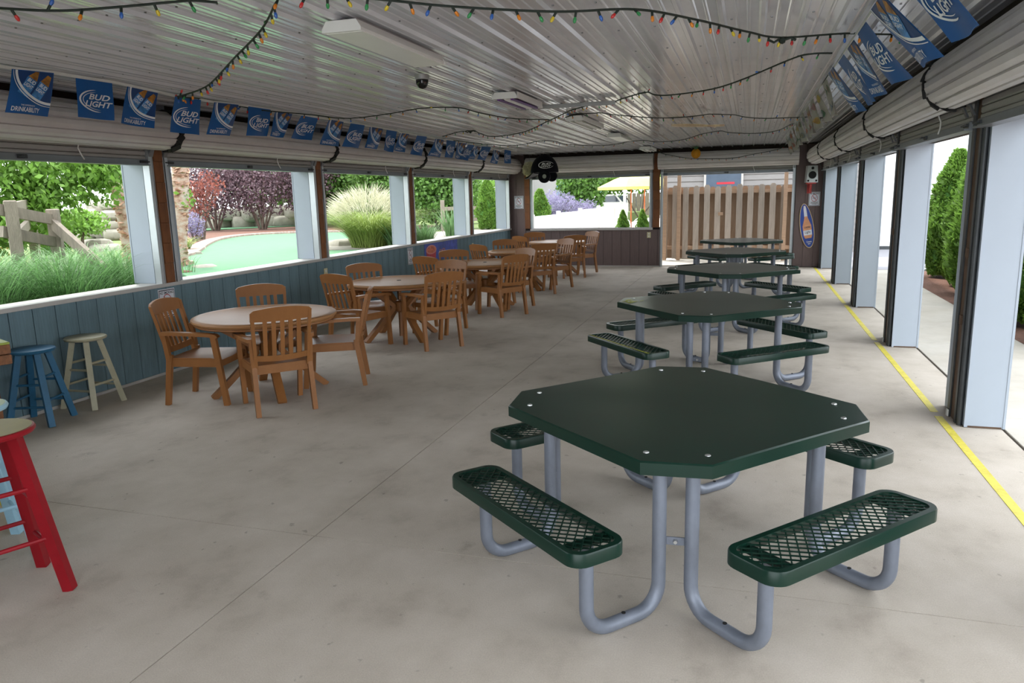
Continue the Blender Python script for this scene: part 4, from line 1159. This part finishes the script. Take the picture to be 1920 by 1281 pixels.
# ------------------------------------------------------------------ outside: plants
def dim(c, k=.78):
    return None if c is None else ''.join('%02x' % int(int(c[i:i+2], 16)*k) for i in (0, 2, 4))
G = lambda nm, c, c2=None, isl=.3, tr=.35: M(nm, dim(c), .55, var=.12, scale=3, island=isl, trans=tr, col2=dim(c2))
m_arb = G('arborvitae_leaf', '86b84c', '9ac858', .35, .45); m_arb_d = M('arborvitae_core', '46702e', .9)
m_bush = G('shrub_leaf', '6c9a45', '7fae50'); m_tree = G('tree_leaf', '86b84a', '9acb55')
m_plum = G('plum_leaf', '7c5f6a', '94777f', .4, .3); m_redl = G('red_leaf', 'a05048', 'b06a5a', .4)
m_bladeg = G('grass_blade', '74ac64', '94c87a', .4); m_pale = G('pale_plume', 'f4f0c8', 'fffbe0', .2); m_lime2 = G('lime_blade', 'a8c45e', 'bcd070', .25)
m_iris = G('iris_blade', '6f9a5c', '82ac70', .25); m_lav = G('lavender_flower', 'aaa0cc', 'c4bce0', .25); m_yel = G('yellow_flower', 'd8c040', None, .2)
m_bark = M('grey_bark', '5a4c42', .9, var=.25, scale=9, bump=.6)
def arborvitae(lab, x, y, z, h, r, n, grp):
    t = T('arborvitae', lab, 'shrub', (x, y, z), random.uniform(0, 6), grp)
    rad = lambda k: r*np.clip(1-k**2.3, 0, 1)**.75*(.82+.30*np.minimum(1, k*4))
    k = RNG.uniform(0, 1, n)**1.15*.985; a = RNG.uniform(0, 2*PI, n)
    rr = rad(k)*(.88+.10*np.sin(a*5+k*9)+.10*np.sin(a*3-k*14)+RNG.normal(0, .05, n))
    P = np.stack([rr*np.cos(a), rr*np.sin(a), .08+k*(h-.08)], 1)
    d = np.stack([np.cos(a), np.sin(a), np.full(n, .9)], 1)
    O('foliage', leaves('foliage', P, .13, .05, m_arb, d, .55), None, t, kind='stuff')
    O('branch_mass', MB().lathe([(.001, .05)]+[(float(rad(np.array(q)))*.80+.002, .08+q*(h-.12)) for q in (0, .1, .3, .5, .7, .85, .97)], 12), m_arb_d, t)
    O('trunk', MB().tube([(0, 0, -.1), (0, 0, .3)], .05, 8), m_bark, t)
    return t
def shrub(name, lab, x, y, z, blobs, n, L, W, mat, cat='shrub', stems=5, grp=None, sr=.5):
    t = T(name, lab, cat, (x, y, z), 0, grp)
    Ps = []; vol = [b[3]*b[4]*b[5] for b in blobs]; s = sum(vol)
    for b, v in zip(blobs, vol):
        q, _ = blob(max(40, int(n*v/s)), b[:3], b[3:], .35); Ps.append(q)
    P = np.concatenate(Ps)
    P = P[P[:, 2] > .02]
    P += RNG.normal(0, .03, P.shape)
    O('foliage', leaves('foliage', P, L, W, mat), None, t, kind='stuff')
    for k in range(stems):
        b = blobs[k % len(blobs)]; a = 2*PI*k/stems
        O('stem', MB().tube([(.08*math.cos(a), .08*math.sin(a), -.1), (b[0]*.4+sr*.3*math.cos(a), b[1]*.4+sr*.3*math.sin(a), b[2]*.45), (b[0]+sr*math.cos(a), b[1]+sr*math.sin(a), b[2]+b[5]*.4)], [.05, .035, .012], 6), m_bark, t)
    return t
# right side hedge
al = ['nearest, at the right edge', 'second, behind the nearest column', 'third, seen between the columns', 'fourth, seen between the columns', 'fifth, slim top against the sky', 'farthest, behind the second column']
for k, (x, y, h, r) in enumerate(((3.62, 9.5, 2.45, .56), (3.60, 11.1, 2.4, .54), (3.66, 12.6, 2.45, .55), (3.72, 14.0, 2.62, .52), (3.92, 15.3, 2.72, .50), (3.85, 16.8, 2.5, .5))):
    arborvitae('tall green arborvitae in the right hand hedge, '+al[k], x, y, -.02, h, r, 9000, 'arborvitae hedge on the right')
# garden on the left
arborvitae('narrow green arborvitae outside the last left window', -8.94, 25.6, GZ, 1.80, .38, 6000, None)
for k, (x, y, w, h, lab) in enumerate(((-22.2, 27.5, 1.5, 3.0, 'purple leaved plum shrub beyond the green, left of the pair'), (-20.3, 28.2, 1.45, 3.0, 'purple leaved plum shrub beyond the green, right of the pair'), (-18.9, 29.6, 1.3, 3.1, 'purple leaved plum shrub partly behind the second column'), (-24.0, 31.5, 2.2, 4.4, 'large purple leaved plum tree at the back of the garden'))):
    shrub('plum_shrub', lab, x, y, GZ, [(0, 0, h*.52, w, w, h*.36), (.6, .3, h*.85, w*.8, w*.8, h*.28), (-.7, .1, h*.8, w*.8, w*.8, h*.3)], 5000, .13, .075, m_plum, 'shrub', 9, 'purple plum shrubs', 1.0)
shrub('red_shrub', 'red leaved young shrub next to the birch trunk', -17.5, 20.9, GZ, [(0, 0, 1.25, .6, .6, .65), (.3, .2, 1.75, .6, .6, .5)], 1000, .11, .06, m_redl, 'shrub', 5, None, .4)
shrub('lavender_bush', 'small lavender bush below the red shrub', -16.9, 19.9, GZ, [(0, 0, .5, .35, .35, .45)], 900, .10, .025, m_lav, 'shrub', 4, None, .25)
shrub('green_shrub', 'large rounded green shrub behind the plume grass, left one', -18.2, 31.5, GZ, [(0, 0, 1.6, 2.4, 2.0, 1.6), (-1.2, 0, 2.9, 1.8, 1.6, 1.4), (1.2, .2, 3.0, 1.8, 1.6, 1.4)], 11000, .20, .12, m_bush, 'shrub', 6, 'large green shrubs', 1.0)
shrub('green_shrub', 'large rounded green shrub behind the plume grass, right one', -14.6, 29.6, GZ, [(0, 0, 1.5, 2.0, 1.8, 1.5), (-.6, 0, 2.7, 1.6, 1.5, 1.3), (1.0, .2, 2.5, 1.4, 1.5, 1.3)], 10000, .18, .11, m_bush, 'shrub', 6, 'large green shrubs', 1.0)
shrub('green_shrub', 'large dense green shrub filling the fourth left window', -11.5, 27.2, GZ, [(0, 0, 1.3, 1.7, 1.5, 1.3), (-.3, 0, 2.4, 1.5, 1.4, 1.2), (.7, .2, 2.3, 1.2, 1.2, 1.1)], 11000, .15, .10, m_bush, 'shrub', 6, 'large green shrubs', .8)
shrub('green_shrub', 'loose pale green shrub behind the rail fence at the far left corner', -12.6, 33.0, GZ, [(0, 0, .9, 1.4, 1.2, .9), (.8, .2, 1.4, 1.1, 1.2, .8)], 4000, .12, .05, m_tree, 'shrub', 5, 'large green shrubs', .6)
shrub('backdrop_tree', 'tall green tree at the back left behind the purple plums', -27, 40, GZ, [(0, 0, 3.2, 4, 3.5, 3.0), (4, 1, 3.0, 3.5, 3, 2.6)], 9000, .34, .22, m_bush, 'tree', 4, None, 1.2)
# tree with drooping bright leaves in the first window
t = T('leafy_tree', 'bright green drooping tree outside the first window', 'tree', (-10.8, 8.6, GZ))
P = []
for (x, y, z, a, b, c, n) in ((-.4, -.8, 1.45, .9, .9, .75, 3000), (.3, .3, 1.45, .8, .8, .8, 3200), (.9, 1.0, 1.75, .7, .7, .6, 1900), (.2, -.2, .9, .45, .45, .45, 900), (0, 0, 2.6, 1.6, 1.9, .8, 2600), (-.9, -1.5, 2.2, .9, .9, .7, 1500)):
    P.append(blob(n, (x, y, z), (a, b, c), .2)[0])
P = np.concatenate(P)
O('foliage', leaves('foliage', P, .105, .062, m_tree, np.tile(np.array([[.2, .1, -.8]]), (len(P), 1)), .7), None, t, kind='stuff')
O('trunk', MB().tube([(-.6, .2, -.2), (-.55, .15, 1.2), (-.3, .1, 2.2), (.0, 0, 3.0)], [.09, .08, .06, .03], 8), m_bark, t, smooth=True)
for e in ((.8, .9, 2.2), (-.6, -1.2, 2.3), (.7, .0, 2.4)): O('branch', MB().tube([(-.45, .12, 1.5), (e[0]*.5, e[1]*.5, 2.1), e], [.04, .03, .012], 6), m_bark, t)
# river birch, two peeling trunks
m_birch = ramp_mat('peeling_birch_bark', [(.27, '3a2e28'), (.37, '84594a'), (.46, 'b3917f'), (.58, 'bfaca0'), (.75, 'c6bcb2')], 5.5, (1, 1, 1.6), .85, 1.0, 16, .0, .12)
m_curl = M('bark_curl', '9a6a52', .8, var=.25, scale=9, island=.25, col2='c8a088')
t = T('river_birch', 'two stemmed river birch with peeling pink bark outside the second window', 'tree', (-10.5, 11.3, GZ-.05))
def trunk(pts, rad):
    tr = O('trunk', MB().tube(pts, rad, 14), m_birch, t, smooth=True)
    P = []; D = []
    for _ in range(170):
        i = random.randint(0, len(pts)-2); q = random.random(); p = Vector(pts[i]).lerp(Vector(pts[i+1]), q); a = random.uniform(0, 2*PI); r = rad[i]*(1-q)+rad[i+1]*q
        P.append((p.x+(r+.008)*math.cos(a), p.y+(r+.008)*math.sin(a), p.z)); D.append((-math.sin(a), math.cos(a), random.uniform(-.3, .3)))
    O('bark_curls', leaves('bark_curls', np.array(P), .13, .06, m_curl, np.array(D)*2, .35), None, tr, kind='stuff')
trunk([(0, .52, -.1), (.03, .55, .5), (.10, .62, 1.2), (.18, .66, 1.9), (.25, .7, 3.0)], [.20, .165, .165, .155, .13])
trunk([(.08, -.72, -.1), (.02, -.62, .4), (-.03, -.62, 1.05), (-.08, -.67, 1.87), (-.2, -.8, 3.0)], [.15, .125, .125, .12, .10])
P = np.concatenate([blob(120, (.1, .62, 1.35), (.3, .3, .3), .5)[0], blob(900, (.2, .2, 2.9), (1.4, 1.6, .6), .2)[0]])
O('foliage', leaves('foliage', P, .10, .06, m_tree), None, t, kind='stuff')
# ornamental grasses
def clump(lab, x, y, z, n, rad, h0, h1, lean, w, mat, droop=.6, cat='grass', name='ornamental_grass', grp=None):
    t = T(name, lab, cat, (x, y, z), 0, grp)
    O('blades', blades('blades', n, rad, h0, h1, lean, w, mat, 5, droop), None, t, kind='stuff')
    O('crown', MB().lathe([(rad*.9, -.05), (rad*.6, .04), (.01, .06)], 10), m_mulch, t)
    return t
for k, (x, y) in enumerate(((-7.0, 4.6), (-7.15, 5.4), (-6.95, 6.15), (-7.6, 4.9), (-7.7, 5.75), (-7.5, 6.6), (-7.2, 7.2), (-8.2, 6.1), (-7.0, 3.9), (-8.3, 5.1), (-8.0, 7.5))):
    clump('tall green ornamental grass just outside the first window', x, y, GZ-.05, 620, .32, .60, 1.28, .8, .011, m_bladeg, .8, grp='ornamental grass outside the first window')
pg = clump('large pale plumed ornamental grass mound outside the third window', -8.95, 16.7, GZ, 1900, .45, .9, 1.72, 1.05, .014, m_lime2, 1.0)
az = RNG.uniform(0, 2*PI, 1100); rr = .95*np.sqrt(RNG.uniform(.02, 1, 1100)); zz = 1.34-.42*(rr/.95)**2.2+RNG.normal(0, .07, 1100)
P = np.stack([rr*np.cos(az), rr*np.sin(az), zz], 1); D = np.stack([np.cos(az)*rr, np.sin(az)*rr, np.full(1100, .55)], 1)
O('plumes', leaves('plumes', P[:700], .42, .016, m_pale, D[:700]*2, .3), None, pg, kind='stuff')
O('plumes', leaves('plumes', P[700:]*np.array([1.05, 1.05, .92]), .34, .018, m_pale, D[700:]*2, .4), None, pg, kind='stuff')
for x, y, h, lab in ((-8.15, 16.6, .85, 'spiky iris clump in front of the plume grass'), (-8.0, 17.9, .62, 'low spiky iris clump at the sill of the fourth window'), (-8.35, 18.6, .6, 'second low iris clump at the sill of the fourth window'), (-8.62, 21.3, 1.05, 'tall spiky iris clump under the fourth window column')):
    clump(lab, x, y, GZ, 110, .22, h*.6, h, .7, .045, m_iris, .15, 'plant', 'iris_clump')
clump('small lime grass tuft at the foot of the birch', -13.4, 15.3, GZ, 260, .16, .35, .6, .8, .02, m_lime2, .7)
clump('thin weedy grass beside the putting green', -9.3, 10.6, GZ, 40, .2, .25, .5, .9, .012, m_bladeg, .6)
shrub('yellow_flowers', 'yellow flowering perennials behind the split rail fence', -11.5, 8.2, GZ, [(0, 0, .55, .8, .8, .45), (-.8, -.9, .75, .6, .6, .4)], 1800, .09, .05, m_yel, 'flowers', 4, None, .4)
shrub('green_shrub', 'low bright green shrub beside the stacked stone pillar', -17.3, 15.9, GZ, [(0, 0, .75, .8, .8, .4)], 1600, .12, .07, m_tree, 'shrub', 4, 'large green shrubs', .4)
arborvitae('dark small conifer under the drooping tree', -16.0, 13.9, GZ, 1.25, .42, 2600, None)

# ------------------------------------------------------------------ outside: stones, fences, buildings
def stone_mb(sx, sy, sz, seed, n=10, m=7):
    rs = random.Random(seed); ph = [rs.uniform(0, 6) for _ in range(6)]; mb = MB()
    for j in range(m+1):
        b = -PI/2+PI*j/m
        for i in range(n):
            a = 2*PI*i/n; k = 1+.10*math.sin(2*a+ph[0]+b)+.08*math.sin(3*a+ph[1])+.07*math.sin(5*a+ph[2]+2*b)
            f = lambda v: math.copysign(abs(v)**.6, v)
            mb.v.append((sx*k*f(math.cos(a))*abs(math.cos(b))**.5, sy*k*f(math.sin(a))*abs(math.cos(b))**.5, sz*f(math.sin(b))))
    for j in range(m):
        for i in range(n): mb.f.append((j*n+i, j*n+(i+1) % n, (j+1)*n+(i+1) % n, (j+1)*n+i))
    return mb
t = T('stone_pillar', 'stacked grey boulder pillar near the birch in the first window', 'rock', (-17.8, 17.6, GZ+.2), R(-45))
for k, (x, z, sx, sz) in enumerate(((-.22, .12, .26, .14), (.18, .16, .42, .18), (-.20, .38, .27, .14), (.17, .44, .38, .14), (0, .72, .44, .16), (.02, .98, .32, .12))):
    O('stone', stone_mb(sx, .30, sz, k+3), m_rock, t, (x, 0, z), smooth=True)
for k, (x, y, z, sx, sz, lab) in enumerate(((-17.4, 16.6, .72, .42, .17, 'pale flat boulder left of the stone pillar'), (-16.9, 16.3, .60, .45, .16, 'low pale boulder at the foot of the stone pillar'), (-12.6, 14.5, .58, .35, .13, 'small pale stone beside the brick border'), (-13.9, 16.2, .58, .4, .16, 'pale stone behind the lime grass tuft'), (-10.0, 17.4, .62, .50, .17, 'rough pale boulder in front of the plume grass'), (-9.7, 11.6, .56, .3, .1, 'flat stone at the edge of the putting green'))):
    O('boulder', stone_mb(sx, sx*.8, sz, 20+k), m_rock, None, (x, y, z), random.uniform(0, 3), smooth=True, label=lab, cat='rock')
t = T('rock_wall', 'bank of pale boulders at the back of the garden', 'rock', (-23.5, 23, GZ))
for k in range(16):
    x = random.uniform(-1.5, 2.5); O('stone', stone_mb(random.uniform(.5, .9), .5, random.uniform(.2, .32), 50+k), m_rock, t, (x*1.2+random.uniform(-.5, .5), x*-.2+random.uniform(-1, 2.0), .2+.33*(k % 4)), random.uniform(0, 3), smooth=True)
t = T('rock_wall', 'low grey stone bank behind the purple plum shrubs', 'rock', (-23.5, 31.5, GZ))
for k in range(22):
    q = k/21; O('stone', stone_mb(random.uniform(.5, .8), .5, random.uniform(.25, .4), 80+k), m_rock, t, (-3.5+9.5*q, -2.5+5.0*q+random.uniform(-.3, .3), .22+.42*(k % 2)), random.uniform(0, 3), smooth=True)
m_rail = M('weathered_rail', '877d70', .9, var=.22, scale=6, stretch=(3, 3, .8), bump=.6, bscale=30, rnd=.08)
def split_rail(lab, posts, rails, z0):
    t = T('split_rail_fence', lab, 'fence', (posts[0][0], posts[0][1], z0))
    o = Vector((posts[0][0], posts[0][1], z0))
    for x, y, h in posts: O('post', MB().box(-.065, .065, -.045, .045, -.2, h, .012), m_rail, t, (x-o.x, y-o.y, 0), random.uniform(.4, 1.0))
    for p, q in rails: O('rail', MB().bar(Vector(p)-o, Vector(q)-o, .06, .13, (0, 0, 1), .055, .12), m_rail, t)
split_rail('weathered split rail fence outside the first window', [(-8.15, 6.62, 1.27), (-8.27, 7.27, 1.16), (-11.1, 9.34, 1.42)], [((-8.2, 6.5, 1.77), (-8.27, 7.3, 1.62)), ((-8.2, 6.5, 1.52), (-8.27, 7.3, 1.34)), ((-8.27, 7.25, 1.58), (-7.3, 7.0, 1.05)), ((-8.15, 6.65, 1.78), (-11.1, 9.34, 1.86)), ((-8.15, 6.65, 1.46), (-11.1, 9.34, 1.58))], GZ)
split_rail('weathered split rail fence beyond the last left windows', [(-10.4, 24.9, 1.10), (-9.75, 27.4, 1.05), (-9.1, 29.9, 1.05)], [((-10.4, 24.9, 1.40), (-9.75, 27.4, 1.38)), ((-10.4, 24.9, .98), (-9.75, 27.4, .95)), ((-9.75, 27.4, 1.38), (-9.1, 29.9, 1.4)), ((-9.75, 27.4, .95), (-9.1, 29.9, .98))], GZ)
m_lap = M('grey_lap_siding', '878482', .7, var=.05, stretch=(1, 1, 1))
m_lapd = M('shadow_lap_siding', '8e878e', .7, var=.05)
m_roof = M('roof_shingle', '6a6a70', .9, var=.2, scale=20)
def house(lab, x0, x1, y, depth, z0, h, mat, step=.25, roof=True, wins=()):
    t = T('house', lab, 'building', ((x0+x1)/2, y, z0)); w = (x1-x0)/2
    O('wall', MB().box(-w, w, .03, depth, 0, h), mat, t)
    lb = MB(); lb.v = [(-w, 0, 0), (w, 0, 0), (w, .03, step), (-w, .03, step), (-w, .03, 0), (w, .03, 0)]; lb.f = [(0, 1, 2, 3), (0, 3, 4), (1, 5, 2), (0, 4, 5, 1)]
    lm = lb.mesh('lap_board'); lm.materials.append(mat)
    for k in range(int(h/step) if step < .5 else 0): O('lap_board', lm, None, t, (0, 0, k*step))
    if roof: O('roof', MB().prism([(-.6, h), (depth/2, h+depth*.28), (depth+.6, h), (depth+.6, h-.12), (-.6, h-.12)], -w-.4, w+.4).xf(Matrix(((0, 0, 1, 0), (1, 0, 0, 0), (0, 1, 0, 0), (0, 0, 0, 1)))), m_roof, t)
    for a, b, c, d in wins:
        wn = O('window', MB().box(a, b, -.05, .0, c, d, .01), m_white, t); O('pane', MB().box(a+.06, b-.06, -.056, -.05, c+.06, d-.06), M('dark_glass', '3d4650', .1), wn)
    return t
hs_ = house('grey sided house behind the wooden fence at the back', -2.45, 2.9, 23.0, 7, 0, 3.6, m_lap, .16)
d = O('door', MB().box(.0, .98, -.045, -.005, 0, 2.30, .004), M('slate_door', '4d5b6c', .5), hs_, (-1.47, 0, 0))
O('door_frame', MB().box(-.06, 0, -.055, -.0, 0, 2.36).box(.98, 1.04, -.055, 0, 0, 2.36).box(-.06, 1.04, -.055, 0, 2.30, 2.36), m_sill, hs_, (-1.47, 0, 0))
O('red_notice', MB().box(.30, .80, -.049, -.045, 1.975, 2.035, .001), m_red, d)
house('pale house roofed in grey far beyond the last left window', -24, -13, 44, 8, GZ, 3.6, m_lap, .25, True, ((2.2, 2.9, 1.7, 2.7), (3.3, 4.0, 1.7, 2.7), (.4, 1.1, 1.7, 2.7)))
wbd = house('long white building at the end of the right walkway', 3.45, 16, 24.0, 10, 0, 5.2, M('bright_white_wall', 'f2f2f2', .6, var=.02), .9, False)
O('base_strip', MB().box(-6.27, 6.27, -.02, .03, 0, .10), m_steel, wbd)
bb = house('sky blue building with a white roof in the distance', -22, -11.5, 55, 8, .3, 2.75, M('sky_blue_siding', '7fc4de', .6), .3, False, ((7.4, 8.3, .5, 1.4), (8.8, 9.7, .4, 1.3)))
O('roof', MB().prism([(-.6, 2.7), (4, 4.8), (8.6, 2.7)], -5.6, 5.6).xf(Matrix(((0, 0, 1, 0), (1, 0, 0, 0), (0, 1, 0, 0), (0, 0, 0, 1)))), m_white, bb)
# wooden board fence behind the doorway
m_fw = M('raw_fence_board', 'aa9e92', .85, var=.16, scale=5, stretch=(5, 5, .6), bump=.4, bscale=30, rnd=.2)
m_fw2 = M('new_fence_rail', 'b3957c', .8, var=.12, scale=5, stretch=(.6, 5, 5))
t = T('board_fence', 'weathered board on board fence behind the doorway', 'fence', (-2.2, 20.45, 0))
def dogear(w, h): return [(-w/2, .04), (w/2, .04), (w/2, h-.05), (w/2-.035, h), (-w/2+.035, h), (-w/2, h-.05)]
XZ = Matrix(((1, 0, 0, 0), (0, 0, 1, 0), (0, 1, 0, 0), (0, 0, 0, 1)))
fbm = {}
for h in (1.93, 1.95, 1.90):
    me = MB().prism(dogear(.145, h), -.01, .01).xf(XZ).mesh('fence_board'); fixn(me); me.materials.append(m_fw); fbm[h] = me
fbr = MB().prism(dogear(.145, 1.90), -.01, .01).xf(XZ).mesh('fence_board'); fixn(fbr); fbr.materials.append(M('shaded_fence_board', '8c7662', .85, var=.2, scale=5, stretch=(5, 5, .6), rnd=.15))  # rear boards: their shade is put into a darker, browner colour
x = .05; k = 0
while x < 4.5:
    O('fence_board', fbm[(1.93, 1.95, 1.90)[k % 3]], None, t, (x, -.06, 0)); O('fence_board', fbr, None, t, (x+.135, .06, 0)); x += .27; k += 1
for z in (.28, 1.72): O('rail', MB().box(0, 4.6, -.045, .045, z, z+.09), m_fw2, t)
for x, h in ((.06, 2.6), (.42, 2.45), (3.05, 2.45)): O('post', MB().box(x-.045, x+.045, -.16, -.07, 0, h, .003), m_fw2, t)
O('latch', MB().box(1.42, 1.54, -.10, -.07, 1.16, 1.24, .004), m_fw2, t)
O('porch_step', MB().box(.3, 4.5, .3, 1.2, -.02, .12), m_walk, t)

# ------------------------------------------------------------------ patio behind the back window
m_vinyl = M('white_vinyl', 'eeeef0', .4, var=.02)
t = T('vinyl_fence', 'white vinyl fence outside the back window', 'fence', (-6.1, 21.4, 0), math.atan2(12.4, .9))
for k in range(5):
    x = k*2.49; z = 1.17+.04*k
    O('post', MB().box(x-.06, x+.06, -.06, .06, 0, z+.06, .01), m_vinyl, t)
    for q in range(12): O('vinyl_board', MB().box(x+.08+q*.195, x+.268+q*.195, -.02, .02, .05, z-.04), m_vinyl, t)
    O('rail', MB().box(x+.06, x+2.43, -.03, .03, z-.08, z), m_vinyl, t)
S('ground_terrace', MB().box(-5.9, 3.0, 24.5, 60, -.02, .30), m_walk)
shrub('lavender_hedge', 'purple flowering lavender hedge beyond the white fence', -8.0, 31.8, .6, [(0, 0, .75, 1.0, .9, .65), (1.0, .8, .55, .8, .8, .45), (-.8, -.4, .55, .8, .8, .5)], 4200, .22, .025, m_lav, 'shrub', 6, None, .6)
arborvitae('young arborvitae just left of the back window view', -6.45, 23.6, .1, 1.9, .36, 4500, None)
shrub('patio_tree', 'dense green tree behind the lavender hedge', -9.5, 44, .3, [(0, 0, 1.8, 1.5, 1.5, 1.8), (.2, 0, 3.2, 1.2, 1.2, 1.2)], 5500, .28, .16, m_bush, 'tree', 3, None, .8)
shrub('patio_tree', 'pale green tree behind the yellow umbrella', -6.6, 48, .3, [(0, 0, 2.9, 2.6, 2.4, 1.4), (2.8, 0, 2.6, 2.2, 2.0, 1.2), (-1.6, 0, 2.5, 1.6, 2.0, 1.2)], 7000, .30, .16, m_tree, 'tree', 3, None, .8)
m_ump = M('yellow_canvas', 'e4dc86', .7, trans=.3); m_pole = M('orange_pole', 'c0663a', .6)
def umbrella(lab, x, y, z, r, ht):
    t = T('patio_umbrella', lab, 'umbrella', (x, y, z))
    mb = MB(); n = 8
    mb.v = [(0, 0, ht)]+[(r*.5*math.cos(2*PI*i/n), r*.5*math.sin(2*PI*i/n), ht-.22) for i in range(n)]+[(r*math.cos(2*PI*i/n), r*math.sin(2*PI*i/n), ht-.52) for i in range(n)]+[(r*math.cos(2*PI*i/n), r*math.sin(2*PI*i/n), ht-.62) for i in range(n)]
    mb.f = [(0, 1+i, 1+(i+1) % n) for i in range(n)]+[(1+i, 1+n+i, 1+n+(i+1) % n, 1+(i+1) % n) for i in range(n)]+[(1+n+i, 1+2*n+i, 1+2*n+(i+1) % n, 1+n+(i+1) % n) for i in range(n)]
    O('canopy', mb, m_ump, t, norm=False)
    O('pole', MB().tube([(0, 0, 0), (0, 0, ht)], .028, 8), m_pole, t)
    for i in range(n): O('rib', MB().tube([(0, 0, ht-.03), (r*.98*math.cos(2*PI*i/n), r*.98*math.sin(2*PI*i/n), ht-.53)], .01, 5), m_pole, t)
    O('base', MB().lathe([(.25, 0), (.22, .07), (.04, .09)], 16), m_grey, t)
umbrella('yellow patio umbrella on an orange pole, nearer of two', -4.42, 29.6, .30, 1.32, 2.25)
umbrella('yellow patio umbrella on an orange pole, farther of two', -4.35, 33.0, .30, 1.35, 2.35)
for x, lab in ((-3.40, 'dwarf conifer in front of the patio chairs, left one'), (-2.85, 'dwarf conifer in front of the patio chairs, right one')):
    t = T('dwarf_conifer', lab, 'shrub', (x, 21.25, 0), 0, 'dwarf conifers outside the back window')
    n = 2600; k = RNG.uniform(0, .98, n); a = RNG.uniform(0, 2*PI, n); rr = .23*(1-k)**.8*(.9+.15*np.sin(a*5+k*20))
    P = np.stack([rr*np.cos(a), rr*np.sin(a), .72+k*.62], 1)
    O('foliage', leaves('foliage', P, .06, .02, m_arb, np.stack([np.cos(a), np.sin(a), np.full(n, .6)], 1), .5), None, t, kind='stuff')
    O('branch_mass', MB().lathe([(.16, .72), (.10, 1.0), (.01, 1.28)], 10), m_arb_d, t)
    O('trunk', MB().tube([(0, 0, .4), (0, 0, .8)], .03, 6), m_bark, t)
    O('planter', MB().lathe([(.15, 0), (.22, .70), (.19, .70), (.18, .60), (.001, .60)], 16), m_brown, t, smooth=True)
m_wc = M('white_wire_chair', 'd8d8da', .4, metal=.2)
def patio_chair(lab, x, y, rz):
    t = T('patio_chair', lab, 'chair', (x, y, 0), rz, 'white patio chairs')
    b = [(-.25, 0, .45), (-.25, .05, .85)]+[(.25*math.cos(PI-PI*i/8), .06, .85+.18*math.sin(PI*i/8)) for i in range(1, 8)]+[(.25, .05, .85), (.25, 0, .45)]
    O('back_frame', MB().tube(b, .014, 6), m_wc, t)
    for i in range(9): O('back_wire', MB().tube([(-.20+.05*i, .02, .45), (-.20+.05*i, .055, .85+.18*math.sqrt(max(0, 1-((-.20+.05*i)/.25)**2)))], .004, 5), m_wc, t)
    O('seat', MB().box(-.25, .25, -.48, 0, .43, .46, .01), m_wc, t)
    for sx in (-.23, .23):
        for sy in (-.45, -.02): O('leg', MB().tube([(sx, sy, 0), (sx, sy, .44)], .012, 6), m_wc, t)
patio_chair('white wire patio chair left of the dwarf conifers', -3.75, 23.3, R(10)); patio_chair('white wire patio chair between the dwarf conifers', -3.18, 23.3, R(-8)); patio_chair('white wire patio chair behind the right dwarf conifer', -2.6, 23.4, R(-4))
def car(lab, x, y, rz, mat):
    t = T('parked_car', lab, 'car', (x, y, .3), rz)
    O('body', MB().prism([(-2.1, .35), (-2.1, .8), (-1.3, .95), (-.7, 1.45), (.9, 1.45), (1.5, .98), (2.1, .9), (2.15, .35)], -.85, .85).xf(XZ), mat, t)
    for s_ in (-.86, .86): O('side_window', MB().prism([(-1.1, .98), (-.62, 1.36), (.8, 1.36), (1.25, .98)], s_-.01, s_+.01).xf(XZ), M('dark_glass', '3d4650', .1), t)
    for wx in (-1.3, 1.35):
        for wy in (-.8, .8): O('wheel', MB().lathe([(.12, -.1), (.33, -.1), (.33, .1), (.12, .1)], 16).xf(Matrix.Translation((wx, wy, .33)) @ Matrix.Rotation(PI/2, 4, 'X')), m_black, t)
car('white parked car beyond the patio fence', -9.2, 47, R(60), m_white)
car('silver parked car left of the lavender hedge', -12.0, 50, R(70), m_sil)
t = T('picket_fence', 'grey picket fence at the far end of the car park', 'fence', (-8, 52, .3))
for k in range(34): O('picket', MB().box(k*.3, k*.3+.26, 0, .03, 0, 1.5), m_rail, t)
O('rail', MB().box(0, 10.2, .03, .08, .5, .6), m_rail, t)
t = T('rope_post', 'white post beside the yellow umbrella', 'post', (-6.0, 38, .3)); O('shaft', MB().tube([(0, 0, 0), (0, 0, 1.7)], .07, 8), m_white, t); O('cap', MB().lathe([(.09, 1.7), (.09, 1.75), (.01, 1.8)], 10), m_white, t)
